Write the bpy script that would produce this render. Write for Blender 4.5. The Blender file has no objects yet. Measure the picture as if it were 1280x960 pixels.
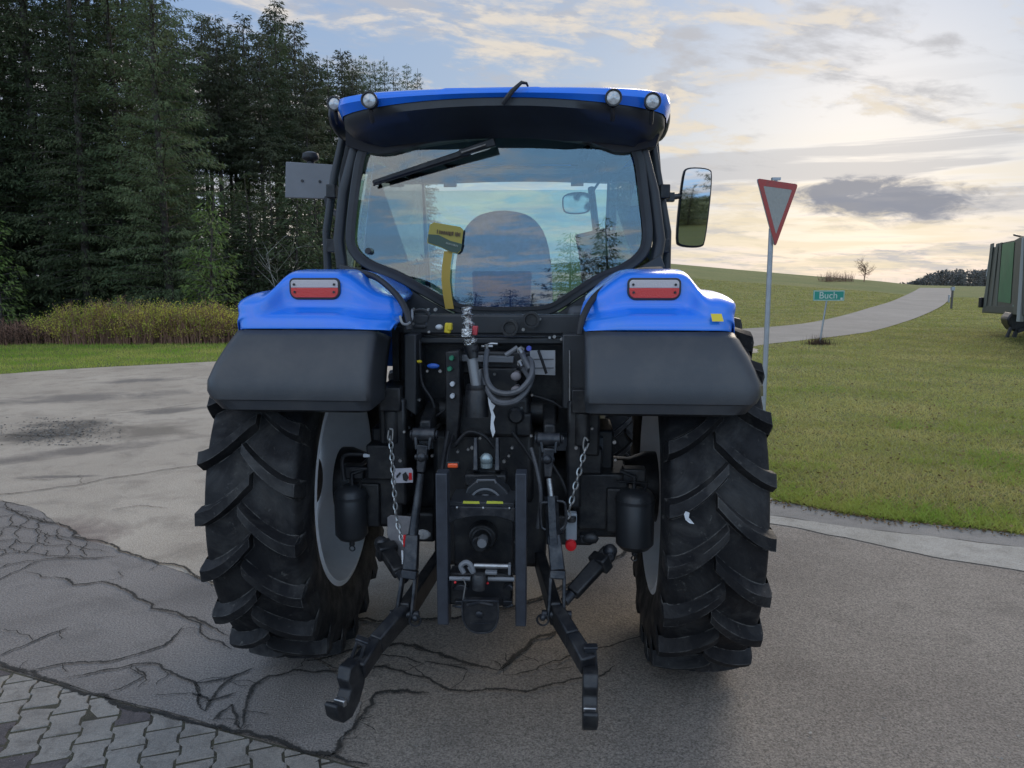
import bpy, math, random
import numpy as np
from mathutils import Vector, Matrix
R = math.radians
rnd = random.Random(7)
scene = bpy.context.scene
col = scene.collection

# ------------------------------------------------------------------ camera
CAM_H = 1.83; PITCH = R(7.8); FPX = 962.0
cam_data = bpy.data.cameras.new('camera'); cam = bpy.data.objects.new('camera', cam_data); col.objects.link(cam)
cam_data.sensor_width = 36; cam_data.lens = 36*FPX/1280; cam_data.clip_end = 5000; cam_data.clip_start = .05
cam.location = (0, 0, CAM_H); cam.rotation_euler = (math.pi/2-PITCH, 0, 0)
scene.camera = cam
scene.view_settings.view_transform = 'Standard'; scene.view_settings.look = 'None'
scene.view_settings.gamma = 1; scene.view_settings.exposure = 0.68
scene.render.engine = 'CYCLES'
scene.cycles.max_bounces = 8; scene.cycles.transparent_max_bounces = 12

# ------------------------------------------------------------------ sky and sun
SUN_AZ, SUN_EL = R(24), R(13)
world = bpy.data.worlds.new('World'); scene.world = world; world.use_nodes = True
def build_sky():
    nt = world.node_tree; N = nt.nodes; Lk = nt.links
    for n in list(N): N.remove(n)
    def nn(t, **k):
        n = N.new(t)
        for a, v in k.items(): setattr(n, a, v)
        return n
    def inp(sock, v):
        if isinstance(v, (int, float)): sock.default_value = v
        elif isinstance(v, tuple): sock.default_value = v
        else: Lk.new(v, sock)
    def m(op, a, b=None, c=None, clamp=False):
        n = nn('ShaderNodeMath', operation=op, use_clamp=clamp); inp(n.inputs[0], a)
        if b is not None: inp(n.inputs[1], b)
        if c is not None: inp(n.inputs[2], c)
        return n.outputs[0]
    def comb(x, y, z):
        n = nn('ShaderNodeCombineXYZ'); inp(n.inputs[0], x); inp(n.inputs[1], y); inp(n.inputs[2], z); return n.outputs[0]
    def noise(v, scale, detail=6, rough=.55, dist=0):
        n = nn('ShaderNodeTexNoise'); Lk.new(v, n.inputs['Vector']); n.inputs['Scale'].default_value = scale
        n.inputs['Detail'].default_value = detail; n.inputs['Roughness'].default_value = rough; n.inputs['Distortion'].default_value = dist
        return n.outputs['Fac']
    def sstep(v, a, b, o0=0., o1=1.):
        n = nn('ShaderNodeMapRange', interpolation_type='SMOOTHSTEP'); inp(n.inputs[0], v)
        for i, q in enumerate((a, b, o0, o1)): n.inputs[i+1].default_value = q
        return n.outputs[0]
    def mix(f, a, b):
        n = nn('ShaderNodeMix', data_type='RGBA'); inp(n.inputs[0], f); inp(n.inputs[6], a); inp(n.inputs[7], b); return n.outputs[2]
    sky = nn('ShaderNodeTexSky', sky_type='NISHITA'); sky.sun_disc = False
    sky.sun_elevation = SUN_EL; sky.sun_rotation = SUN_AZ; sky.air_density = 1.0; sky.dust_density = 1.6; sky.ozone_density = 1.2
    tc = nn('ShaderNodeTexCoord'); sep = nn('ShaderNodeSeparateXYZ'); Lk.new(tc.outputs['Generated'], sep.inputs[0])
    x, y, z = sep.outputs
    zc = m('MAXIMUM', z, 0.0)
    den = m('ADD', zc, .10)
    u = m('DIVIDE', x, den); v = m('DIVIDE', y, den)
    P = comb(u, v, 0.0)
    # stretch the cloud field along one wind direction
    uu = m('ADD', m('MULTIPLY', u, .75), m('MULTIPLY', v, .35)); vv = m('SUBTRACT', m('MULTIPLY', v, 1.0), m('MULTIPLY', u, .55))
    Pw = comb(uu, vv, 3.3)
    big = noise(Pw, .62, 3, .5, .3)
    mid = noise(Pw, 1.9, 8, .62, .5)
    fine = noise(Pw, 5.5, 6, .62, .3)
    dens = m('ADD', m('ADD', m('MULTIPLY', big, .55), m('MULTIPLY', mid, .45)), m('MULTIPLY', m('SUBTRACT', fine, .5), .22))
    cover = sstep(dens, .465, .575)
    core = sstep(dens, .50, .66)
    # warm towards the sun, blue-grey away from it
    sd = (math.sin(SUN_AZ)*math.cos(SUN_EL), math.cos(SUN_AZ)*math.cos(SUN_EL), math.sin(SUN_EL))
    dotn = m('ADD', m('ADD', m('MULTIPLY', x, sd[0]), m('MULTIPLY', y, sd[1])), m('MULTIPLY', z, sd[2]))
    warm = m('MULTIPLY', sstep(dotn, .45, 1.0), sstep(z, .55, .10, .25, 1.0))
    back = sstep(dotn, .2, -.7)
    lit = mix(warm, (5.0, 4.75, 4.6, 1), (5.9, 5.1, 3.9, 1))
    shade = mix(warm, (3.0, 3.15, 3.65, 1), (3.4, 3.35, 3.4, 1))
    base = mix(warm, (1.55, 2.45, 4.2, 1), (2.4, 3.05, 3.95, 1))
    base = mix(.93, sky.outputs[0], base)
    base = mix(m('MULTIPLY', back, .75), base, (3.0, 5.6, 9.0, 1))
    edge = m('MULTIPLY', cover, m('SUBTRACT', 1.0, m('MULTIPLY', core, .9)))
    c = mix(m('MULTIPLY', cover, .85), base, shade)
    puff = sstep(noise(comb(m('ADD', uu, .13), m('ADD', vv, .08), 9.1), 3.1, 7, .6, .5), .46, .55)
    c = mix(m('MULTIPLY', m('MULTIPLY', edge, puff), 1.0, clamp=True), c, lit)
    # low streaks over the horizon
    st = noise(comb(m('MULTIPLY', m('ARCTAN2', x, y), 1.6), m('MULTIPLY', z, 22.0), 5.0), 1.7, 6, .55, .4)
    low = m('MULTIPLY', sstep(z, .005, .05), sstep(z, .26, .12))
    glow = m('MULTIPLY', sstep(z, .20, .03), m('MULTIPLY', warm, sstep(st, .44, .58)))
    c = mix(m('MULTIPLY', glow, .7), c, (5.7, 4.9, 3.5, 1))
    c = mix(m('MULTIPLY', m('MULTIPLY', low, sstep(st, .50, .40)), .55), c, (3.0, 3.0, 3.15, 1))
    # one long dark cloud bank right of the road
    az = m('ARCTAN2', x, y)
    dn = noise(comb(m('MULTIPLY', az, 14.0), m('MULTIPLY', z, 34.0), 1.0), 1.6, 7, .62, .5)
    ax = m('DIVIDE', m('SUBTRACT', az, .440), .096)
    zline = m('ADD', .091, m('MULTIPLY', m('SUBTRACT', az, .437), -.10))
    ay = m('DIVIDE', m('SUBTRACT', z, zline), m('ADD', .017, m('MULTIPLY', dn, .012)))
    d2 = m('ADD', m('MULTIPLY', ax, ax), m('MULTIPLY', ay, ay))
    dk = sstep(m('ADD', d2, m('MULTIPLY', m('SUBTRACT', dn, .5), 5.0)), 1.5, .25)
    c = mix(m('MULTIPLY', dk, .9), c, (1.75, 1.85, 2.2, 1))
    # a darker ground tone below the horizon
    c = mix(sstep(z, -.01, -.06), c, (1.3, 1.35, 1.2, 1))
    c = mix(m('MULTIPLY', sstep(dotn, .1, -.5), sstep(z, -.02, .05)), c, mix(.5, c, mix(cover, (4.4, 8.0, 12.5, 1), (12., 12., 12.6, 1))))  # unseen sky behind the camera, brightened to light the tractor's rear
    bg = nn('ShaderNodeBackground'); Lk.new(c, bg.inputs[0]); bg.inputs[1].default_value = .1
    out = nn('ShaderNodeOutputWorld'); Lk.new(bg.outputs[0], out.inputs[0])
build_sky()
sun_d = bpy.data.lights.new('sun', 'SUN'); sun_d.energy = 1.0; sun_d.angle = R(28); sun_d.color = (1, .86, .68)
sun = bpy.data.objects.new('sun', sun_d); col.objects.link(sun)
sun.rotation_euler = Vector((-math.sin(SUN_AZ)*math.cos(SUN_EL+R(14)), -math.cos(SUN_AZ)*math.cos(SUN_EL+R(14)), -math.sin(SUN_EL+R(14)))).to_track_quat('-Z', 'Y').to_euler()

# ------------------------------------------------------------------ materials
MATS = {}
def mat(name, c, rough=.5, metal=0., var=0., vs=8., bump=0., bs=60., c2=None, spec=None, coat=0., detail=5, alpha=None):
    """procedural material: base colour, optional second colour mixed in by noise, optional bump"""
    m = bpy.data.materials.new(name); m.use_nodes = True; nt = m.node_tree; p = nt.nodes['Principled BSDF']
    p.inputs['Base Color'].default_value = (*c, 1); p.inputs['Roughness'].default_value = rough; p.inputs['Metallic'].default_value = metal
    if spec is not None: p.inputs['Specular IOR Level'].default_value = spec
    if coat: p.inputs['Coat Weight'].default_value = coat; p.inputs['Coat Roughness'].default_value = .06
    tc = nt.nodes.new('ShaderNodeTexCoord')
    if var or c2:
        n = nt.nodes.new('ShaderNodeTexNoise'); n.inputs['Scale'].default_value = vs; n.inputs['Detail'].default_value = detail; n.inputs['Roughness'].default_value = .62
        nt.links.new(tc.outputs['Object'], n.inputs['Vector'])
        r = nt.nodes.new('ShaderNodeMapRange'); r.inputs[1].default_value = .42; r.inputs[2].default_value = .68
        nt.links.new(n.outputs['Fac'], r.inputs[0])
        mx = nt.nodes.new('ShaderNodeMix'); mx.data_type = 'RGBA'
        nt.links.new(r.outputs[0], mx.inputs[0])
        mx.inputs[6].default_value = (*c, 1); mx.inputs[7].default_value = (*(c2 or tuple(q*(1+var) for q in c)), 1)
        nt.links.new(mx.outputs[2], p.inputs['Base Color'])
    if bump:
        n2 = nt.nodes.new('ShaderNodeTexNoise'); n2.inputs['Scale'].default_value = bs; n2.inputs['Detail'].default_value = 4
        nt.links.new(tc.outputs['Object'], n2.inputs['Vector'])
        b = nt.nodes.new('ShaderNodeBump'); b.inputs['Strength'].default_value = bump; b.inputs['Distance'].default_value = .01
        nt.links.new(n2.outputs['Fac'], b.inputs['Height']); nt.links.new(b.outputs[0], p.inputs['Normal'])
    MATS[name] = m
    return m
def glass(name, tint, refl=1.0, rough=0.0):
    m = bpy.data.materials.new(name); m.use_nodes = True; nt = m.node_tree
    for n in list(nt.nodes): nt.nodes.remove(n)
    o = nt.nodes.new('ShaderNodeOutputMaterial'); t = nt.nodes.new('ShaderNodeBsdfTransparent'); g = nt.nodes.new('ShaderNodeBsdfGlossy')
    t.inputs[0].default_value = (*tint, 1); g.inputs['Roughness'].default_value = rough; g.inputs[0].default_value = (1, 1, 1, 1)
    f = nt.nodes.new('ShaderNodeFresnel'); f.inputs[0].default_value = 1.5
    mu = nt.nodes.new('ShaderNodeMath'); mu.operation = 'MULTIPLY'; mu.inputs[1].default_value = refl; mu.use_clamp = True
    nt.links.new(f.outputs[0], mu.inputs[0])
    mx = nt.nodes.new('ShaderNodeMixShader'); nt.links.new(mu.outputs[0], mx.inputs[0]); nt.links.new(t.outputs[0], mx.inputs[1]); nt.links.new(g.outputs[0], mx.inputs[2])
    nt.links.new(mx.outputs[0], o.inputs[0])
    MATS[name] = m
    return m
M_BLUE = mat('blue_paint', (.014, .185, .80), .26, 0, coat=.5, c2=(.030, .20, .74), vs=7, bump=.02, bs=40)
M_BLK = mat('black_plastic', (.022, .024, .027), .42, 0, var=.4, vs=5, bump=.05, bs=300)
M_FENDER = mat('fender_plastic', (.036, .040, .046), .40, 0, c2=(.050, .052, .055), vs=9, bump=.10, bs=350)
M_BODY = mat('black_body', (.012, .013, .016), .42, .2, c2=(.040, .039, .038), vs=14, bump=.1, bs=80)
M_DARK = mat('dark_iron', (.024, .027, .033), .36, .45, c2=(.075, .075, .078), vs=22, bump=.1, bs=120)
M_RUB = mat('rubber', (.014, .014, .016), .6, 0, var=.5, vs=20)
M_STEEL = mat('bare_steel', (.42, .42, .42), .32, .9, c2=(.25, .24, .23), vs=25)
M_WHITE = mat('white_plastic', (.62, .64, .66), .4, 0, var=-.2, vs=20)
M_CHROME = mat('crumpled_foil', (.72, .72, .70), .22, .9, bump=1.0, bs=90, c2=(.05, .05, .05), vs=55)
M_RED = mat('red_plastic', (.62, .015, .02), .3)
M_LRED = mat('lens_red', (.62, .05, .045), .25, coat=.5, bump=.3, bs=250)
M_LCLR = mat('lens_clear', (.55, .50, .50), .2, coat=.5, bump=.3, bs=250)
M_ORG = mat('orange_lens', (.80, .11, .03), .3, coat=.4)
M_YEL = mat('yellow_plastic', (.72, .55, .03), .4)
M_GRN = mat('green_cap', (.03, .22, .12), .4)
M_CBL = mat('blue_cap', (.08, .10, .45), .4)
M_RIM = mat('rim_paint', (.84, .85, .86), .45, 0, c2=(.74, .74, .75), vs=5, bump=.03)
M_GLASS = glass('cab_glass', (.74, .86, .88), 2.5)
M_GLASS2 = glass('side_glass', (.72, .86, .88), 1.6)
M_MIRROR = mat('mirror_glass', (.55, .57, .58), .02, 1.0)
M_SEAT = mat('seat_fabric', (.03, .06, .17), .8, 0, var=.5, vs=30, bump=.3, bs=400)
M_INT = mat('cab_lining', (.07, .075, .085), .7, 0, var=.3, vs=10)
M_GREY = mat('grey_plate', (.16, .165, .175), .5, .1, var=.15, vs=6)

# ------------------------------------------------------------------ mesh helpers
def rot_to(d):
    return Vector(d).to_track_quat('Z', 'Y').to_matrix()
class MB:
    def __init__(s): s.v = []; s.f = []; s.pieces = []
    def add(s, vs, fs):
        b = len(s.v); vs = [tuple(q) for q in vs]; s.pieces.append((vs, fs)); s.v += vs; s.f += [tuple(b+i for i in f) for f in fs]; return s
    def box(s, c, d, rot=None):
        vs = []
        for i in range(8):
            p = Vector(((i & 1)-.5, ((i >> 1) & 1)-.5, ((i >> 2) & 1)-.5)); p = Vector((p.x*d[0], p.y*d[1], p.z*d[2]))
            if rot is not None: p = rot @ p
            vs.append(p+Vector(c))
        return s.add(vs, [(0, 2, 3, 1), (4, 5, 7, 6), (0, 1, 5, 4), (2, 6, 7, 3), (0, 4, 6, 2), (1, 3, 7, 5)])
    def bar(s, a, b, w, h, w2=None, h2=None, side=(1, 0, 0)):
        """rectangular bar from a to b; w along 'side', h across"""
        a = Vector(a); b = Vector(b); d = (b-a).normalized(); sx = Vector(side); sx = (sx-d*sx.dot(d)).normalized(); sy = d.cross(sx)
        w2 = w if w2 is None else w2; h2 = h if h2 is None else h2; vs = []
        for p, ww, hh in ((a, w, h), (b, w2, h2)):
            for i, j in ((-1, -1), (1, -1), (1, 1), (-1, 1)): vs.append(p+sx*i*ww/2+sy*j*hh/2)
        return s.add(vs, [(3, 2, 1, 0), (4, 5, 6, 7), (0, 1, 5, 4), (1, 2, 6, 5), (2, 3, 7, 6), (3, 0, 4, 7)])
    def cyl(s, a, b, r, r2=None, n=20):
        return s.tube([a, b], [r, r if r2 is None else r2], n)
    def tube(s, pts, r, n=10, cap=True):
        pts = [Vector(p) for p in pts]; k = len(pts); rr = r if isinstance(r, (list, tuple)) else [r]*k
        t0 = (pts[1]-pts[0]).normalized(); up = Vector((0, 0, 1)) if abs(t0.z) < .9 else Vector((1, 0, 0))
        x = (up-t0*up.dot(t0)).normalized(); vs = []; fs = []
        for i, p in enumerate(pts):
            if i == 0: t = t0
            elif i == k-1: t = (pts[-1]-pts[-2]).normalized()
            else: t = ((pts[i+1]-p).normalized()+(p-pts[i-1]).normalized()).normalized()
            x = (x-t*x.dot(t)).normalized(); y = t.cross(x)
            for j in range(n):
                a = 2*math.pi*j/n; vs.append(p+(x*math.cos(a)+y*math.sin(a))*rr[i])
        for i in range(k-1):
            for j in range(n):
                q = (j+1) % n; fs.append((i*n+j, i*n+q, (i+1)*n+q, (i+1)*n+j))
        if cap: fs.append(tuple(range(n))[::-1]); fs.append(tuple(range((k-1)*n, k*n)))
        return s.add(vs, fs)
    def lathe(s, prof, o, axis=(0, 0, 1), n=32, closed=False):
        """prof: (h, r) along axis from o"""
        m = rot_to(axis); vs = []; fs = []; k = len(prof)
        for h, r in prof:
            for j in range(n):
                a = 2*math.pi*j/n; vs.append(Vector(o)+m @ Vector((r*math.cos(a), r*math.sin(a), h)))
        for i in range(k if closed else k-1):
            i2 = (i+1) % k
            for j in range(n):
                q = (j+1) % n; fs.append((i*n+j, i*n+q, i2*n+q, i2*n+j))
        if not closed:
            if prof[0][1] > 1e-4: fs.append(tuple(range(n))[::-1])
            if prof[-1][1] > 1e-4: fs.append(tuple(range((k-1)*n, k*n)))
        return s.add(vs, fs)
    def ball(s, c, r, n=16, sc=(1, 1, 1)):
        m = n//2; vs = []; fs = []
        for i in range(m+1):
            t = math.pi*i/m
            for j in range(n):
                a = 2*math.pi*j/n; vs.append((c[0]+r*sc[0]*math.sin(t)*math.cos(a), c[1]+r*sc[1]*math.sin(t)*math.sin(a), c[2]+r*sc[2]*math.cos(t)))
        for i in range(m):
            for j in range(n):
                q = (j+1) % n; fs.append((i*n+j, (i+1)*n+j, (i+1)*n+q, i*n+q))
        return s.add(vs, fs)
    def prism(s, poly, off):
        """poly: list of 3-D points (planar), extruded by off"""
        off = Vector(off); p = [Vector(q) for q in poly]; n = len(p)
        return s.add(p+[q+off for q in p], [tuple(range(n)), tuple(range(2*n-1, n-1, -1))]+[((i+1) % n, i, i+n, (i+1) % n+n) for i in range(n)])
    def ring(s, outer, inner, off):
        off = Vector(off); o = [Vector(q) for q in outer]; q2 = [Vector(q) for q in inner]; n = len(o)
        vs = o+q2+[q+off for q in o]+[q+off for q in q2]; fs = []
        for i in range(n):
            j = (i+1) % n
            fs += [(i, j, n+j, n+i), (2*n+j, 2*n+i, 3*n+i, 3*n+j), (j, i, 2*n+i, 2*n+j), (n+i, n+j, 3*n+j, 3*n+i)]
        return s.add(vs, fs)
    def build(s, name, material, parent=None, smooth=None, bevel=0., loc=None):
        me = bpy.data.meshes.new(name); me.from_pydata(s.v, [], s.f); me.update()
        import bmesh
        bm = bmesh.new(); bm.from_mesh(me); bmesh.ops.recalc_face_normals(bm, faces=bm.faces); bm.to_mesh(me); bm.free()
        me.materials.append(material)
        o = bpy.data.objects.new(name, me); col.objects.link(o)
        if parent: o.parent = parent
        if loc: o.location = loc
        if smooth is None: smooth = 40
        if smooth:
            me.polygons.foreach_set('use_smooth', [True]*len(me.polygons))
            try: me.set_sharp_from_angle(angle=R(smooth))
            except Exception: pass
        if bevel:
            b = o.modifiers.new('bevel', 'BEVEL'); b.width = bevel; b.segments = 2; b.limit_method = 'ANGLE'; b.angle_limit = R(40); b.harden_normals = False
        return o
def np_mesh(name, verts, faces, material, parent=None):
    """verts (n,3) array, faces (m,k) array of constant k"""
    verts = np.asarray(verts, dtype=np.float32); faces = np.asarray(faces, dtype=np.int32); k = faces.shape[1]
    me = bpy.data.meshes.new(name); me.vertices.add(len(verts)); me.vertices.foreach_set('co', verts.ravel())
    me.loops.add(faces.size); me.loops.foreach_set('vertex_index', faces.ravel())
    me.polygons.add(len(faces)); me.polygons.foreach_set('loop_start', np.arange(0, faces.size, k, dtype=np.int32))
    me.update(calc_edges=True); me.materials.append(material)
    if parent == 'mesh': return me
    o = bpy.data.objects.new(name, me); col.objects.link(o)
    if parent: o.parent = parent
    return o
def tag(o, label=None, cat=None, group=None, kind=None):
    if label: o['label'] = label
    if cat: o['category'] = cat
    if group: o['group'] = group
    if kind: o['kind'] = kind
    return o
def empty(name, loc, rz=0.):
    e = bpy.data.objects.new(name, None); col.objects.link(e); e.location = loc; e.rotation_euler = (0, 0, rz); e.empty_display_size = .2; return e
def chaikin(p, it=2, closed=True):
    p = [Vector(q) for q in p]
    for _ in range(it):
        o = []; n = len(p)
        for i in range(n if closed else n-1):
            a, b = p[i], p[(i+1) % n]; o += [a*.75+b*.25, a*.25+b*.75]
        if not closed: o = [p[0]]+o+[p[-1]]
        p = o
    return p
def spline(p, n=8):
    p = [Vector(q) for q in p]; o = []
    for i in range(len(p)-1):
        a = p[max(i-1, 0)]; b = p[i]; c = p[i+1]; d = p[min(i+2, len(p)-1)]
        for k in range(n):
            t = k/n; o.append(.5*((2*b)+(c-a)*t+(2*a-5*b+4*c-d)*t*t+(3*b-a-3*c+d)*t**3))
    return o+[p[-1]]
def text_mesh(name, body, size, material, parent, mtx, extrude=.001):
    cu = bpy.data.curves.new(name, 'FONT'); cu.body = body; cu.size = size; cu.align_x = 'CENTER'; cu.align_y = 'CENTER'; cu.extrude = extrude
    t = bpy.data.objects.new(name, cu); col.objects.link(t); bpy.context.view_layer.update()
    me = bpy.data.meshes.new_from_object(t.evaluated_get(bpy.context.evaluated_depsgraph_get()))
    bpy.data.objects.remove(t); bpy.data.curves.remove(cu)
    me.materials.clear(); me.materials.append(material)
    o = bpy.data.objects.new(name, me); col.objects.link(o); o.parent = parent; o.matrix_local = mtx
    return o

# ------------------------------------------------------------------ terrain
def sst(a, b, t):
    t = min(1, max(0, (t-a)/(b-a))); return t*t*(3-2*t)
AZ = [(-9, 1.5), (-.6, 1.5), (-.1, 3.0), (.1, 4.4), (.20, 4.0), (.30, 3.0), (.375, 2.3), (.47, 1.5), (.52, .85), (.60, .7), (.8, .9), (9, 1.2)]
def height(x, y):
    r = math.hypot(x, y)
    if r < 20: return 0.
    q = x/max(y, .3*r)
    for (a, ha), (b, hb) in zip(AZ, AZ[1:]):
        if q <= b: A = ha+(hb-ha)*(q-a)/(b-a); break
    return A*sst(22, 118, r) - 9*sst(125, 420, r)
def ray(px, py):
    u = (px-640)/FPX; v = (py-480)/FPX
    return Vector((u, math.cos(PITCH)-v*math.sin(PITCH), -math.sin(PITCH)-v*math.cos(PITCH)))
def gp(px, py):
    """the point of the terrain seen at that place of the photograph"""
    d = ray(px, py); t = .5
    while t < 400:
        if CAM_H+d.z*t < height(d.x*t, d.y*t):
            lo, hi = t/1.01-.02, t
            for _ in range(20):
                m = (lo+hi)/2
                if CAM_H+d.z*m < height(d.x*m, d.y*m): hi = m
                else: lo = m
            return Vector((d.x*hi, d.y*hi, height(d.x*hi, d.y*hi)))
        t = t*1.01+.02
    return Vector((d.x*150, d.y*150, height(d.x*150, d.y*150)))
# ------------------------------------------------------------------ ground materials
def ground_mat(name, ca, cb, cc, scale=.5, grain=180., rough=.85, bump=.5, specks=.5, bdist=.006, spots=()):
    """three-tone ground: large patches, medium stains and fine aggregate"""
    m = bpy.data.materials.new(name); m.use_nodes = True; nt = m.node_tree; p = nt.nodes['Principled BSDF']; L = nt.links
    p.inputs['Roughness'].default_value = rough; p.inputs['Specular IOR Level'].default_value = .35
    geo = nt.nodes.new('ShaderNodeNewGeometry')
    def noise(s, d=5, r=.6, dist=0.):
        n = nt.nodes.new('ShaderNodeTexNoise'); n.inputs['Scale'].default_value = s; n.inputs['Detail'].default_value = d; n.inputs['Roughness'].default_value = r; n.inputs['Distortion'].default_value = dist
        L.new(geo.outputs['Position'], n.inputs['Vector']); return n.outputs['Fac']
    def rng(v, a, b, c=0., d=1.):
        n = nt.nodes.new('ShaderNodeMapRange'); L.new(v, n.inputs[0])
        for i, q in enumerate((a, b, c, d)): n.inputs[i+1].default_value = q
        return n.outputs[0]
    def mix(f, a, b, bt='MIX'):
        n = nt.nodes.new('ShaderNodeMix'); n.data_type = 'RGBA'; n.blend_type = bt
        if isinstance(f, float): n.inputs[0].default_value = f
        else: L.new(f, n.inputs[0])
        for k, q in ((6, a), (7, b)):
            if isinstance(q, tuple): n.inputs[k].default_value = (*q, 1)
            else: L.new(q, n.inputs[k])
        return n.outputs[2]
    c = mix(rng(noise(scale, 5, .6, .6), .38, .64), ca, cb)
    c = mix(rng(noise(scale*4.3, 6, .65, .4), .50, .72, 0, .75), c, cc)
    sp = nt.nodes.new('ShaderNodeSeparateXYZ'); L.new(geo.outputs['Position'], sp.inputs[0])
    def mth(op, *a):
        n = nt.nodes.new('ShaderNodeMath'); n.operation = op
        for i, q in enumerate(a):
            if isinstance(q, (int, float)): n.inputs[i].default_value = q
            else: L.new(q, n.inputs[i])
        return n.outputs[0]
    if spots: wob = noise(1.7, 6, .65, .5)
    for sx, sy, rx, ry, an, sc in spots:     # worn or muddy spots: soft-edged ellipses broken up by noise
        dx, dy = mth('SUBTRACT', sp.outputs[0], sx), mth('SUBTRACT', sp.outputs[1], sy); ca, sa = math.cos(an), math.sin(an)
        eu = mth('DIVIDE', mth('ADD', mth('MULTIPLY', dx, ca), mth('MULTIPLY', dy, sa)), rx); ev = mth('DIVIDE', mth('SUBTRACT', mth('MULTIPLY', dy, ca), mth('MULTIPLY', dx, sa)), ry)
        d = mth('ADD', mth('ADD', mth('MULTIPLY', eu, eu), mth('MULTIPLY', ev, ev)), mth('MULTIPLY', mth('SUBTRACT', wob, .5), 5.0))
        c = mix(rng(d, 1.5, .0, 0, .85), c, sc)
    g = noise(grain, 2, .7)
    n = nt.nodes.new('ShaderNodeMapRange'); L.new(g, n.inputs[0]); n.inputs[1].default_value = .3; n.inputs[2].default_value = .7; n.inputs[3].default_value = 1-specks; n.inputs[4].default_value = 1+specks
    cb2 = nt.nodes.new('ShaderNodeVectorMath'); cb2.operation = 'SCALE'; L.new(c, cb2.inputs[0]); L.new(n.outputs[0], cb2.inputs['Scale'])
    L.new(cb2.outputs[0], p.inputs['Base Color'])
    b = nt.nodes.new('ShaderNodeBump'); b.inputs['Strength'].default_value = bump; b.inputs['Distance'].default_value = bdist
    L.new(g, b.inputs['Height']); L.new(b.outputs[0], p.inputs['Normal'])
    return m
G_GRASS = ground_mat('field_grass', (.110, .138, .030), (.165, .165, .045), (.080, .105, .026), .12, 30, .95, .8, .35, .02)
G_ASPH = ground_mat('asphalt', (.195, .168, .142), (.262, .228, .192), (.155, .134, .114), .55, 120, .8, .9, .6, .008)
def spot(px, py, px2, py2, ry, c):
    a, b = gp(px, py), gp(px2, py2); m_ = (a+b)/2; d = b-a; return (m_.x, m_.y, d.length/2, ry, math.atan2(d.y, d.x), c)
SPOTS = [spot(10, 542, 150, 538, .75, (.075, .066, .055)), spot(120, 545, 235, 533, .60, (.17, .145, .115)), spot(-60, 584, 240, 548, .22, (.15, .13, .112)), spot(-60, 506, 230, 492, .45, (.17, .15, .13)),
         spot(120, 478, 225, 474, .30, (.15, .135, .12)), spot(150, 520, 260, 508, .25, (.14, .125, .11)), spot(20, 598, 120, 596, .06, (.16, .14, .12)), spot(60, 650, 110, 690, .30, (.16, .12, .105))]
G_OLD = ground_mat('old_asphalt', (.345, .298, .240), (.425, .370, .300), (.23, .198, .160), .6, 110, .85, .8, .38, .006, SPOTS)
G_MID = ground_mat('patched_asphalt', (.185, .166, .150), (.240, .218, .198), (.140, .127, .116), .7, 115, .8, .9, .55, .007)
G_ROAD = ground_mat('road_asphalt', (.185, .178, .168), (.23, .22, .205), (.16, .155, .145), .35, 20, .85, .3, .15)
G_KERB = ground_mat('kerb_concrete', (.21, .20, .185), (.26, .245, .225), (.15, .14, .13), 1.5, 150, .85, .6, .35)
G_STRIP = ground_mat('pale_strip', (.30, .285, .25), (.40, .38, .34), (.20, .19, .165), 1.6, 150, .8, .6, .35)
G_CRACK = ground_mat('crack_dirt', (.025, .024, .022), (.040, .037, .032), (.02, .02, .018), 8, 200, .95, .5, .5)
G_DIRT = ground_mat('damp_dirt', (.10, .09, .075), (.14, .125, .10), (.07, .06, .05), 3, 160, .9, .9, .5)
G_JOINT = ground_mat('joint_sand', (.060, .052, .040), (.085, .078, .050), (.035, .045, .020), 9, 200, .95, .8, .5)
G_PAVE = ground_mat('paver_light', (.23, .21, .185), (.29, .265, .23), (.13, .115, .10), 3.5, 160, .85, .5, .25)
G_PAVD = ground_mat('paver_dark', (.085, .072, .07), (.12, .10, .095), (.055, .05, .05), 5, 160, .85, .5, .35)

# ------------------------------------------------------------------ ground sheet
def build_ground():
    rs = [0, 1, 2, 4, 6, 8, 10, 12, 14, 16, 18, 20]
    r = 20.
    while r < 1600: r *= 1.022 if r < 420 else 1.15; rs.append(r)
    n = 480; V = []; F = []
    for r in rs:
        for j in range(n):
            a = 2*math.pi*j/n; x, y = r*math.sin(a), r*math.cos(a); V.append((x, y, height(x, y)))
    for i in range(len(rs)-1):
        for j in range(n):
            q = (j+1) % n; F.append((i*n+j, i*n+q, (i+1)*n+q, (i+1)*n+j) if i else (i*n, (i+1)*n+q, (i+1)*n+j, i*n))
    mb = MB(); mb.v = V
    mb.f = [f if f[0] != f[3] else f[:3] for f in F]
    o = mb.build('ground', G_GRASS, smooth=80); tag(o, kind='structure')
build_ground()

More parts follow.
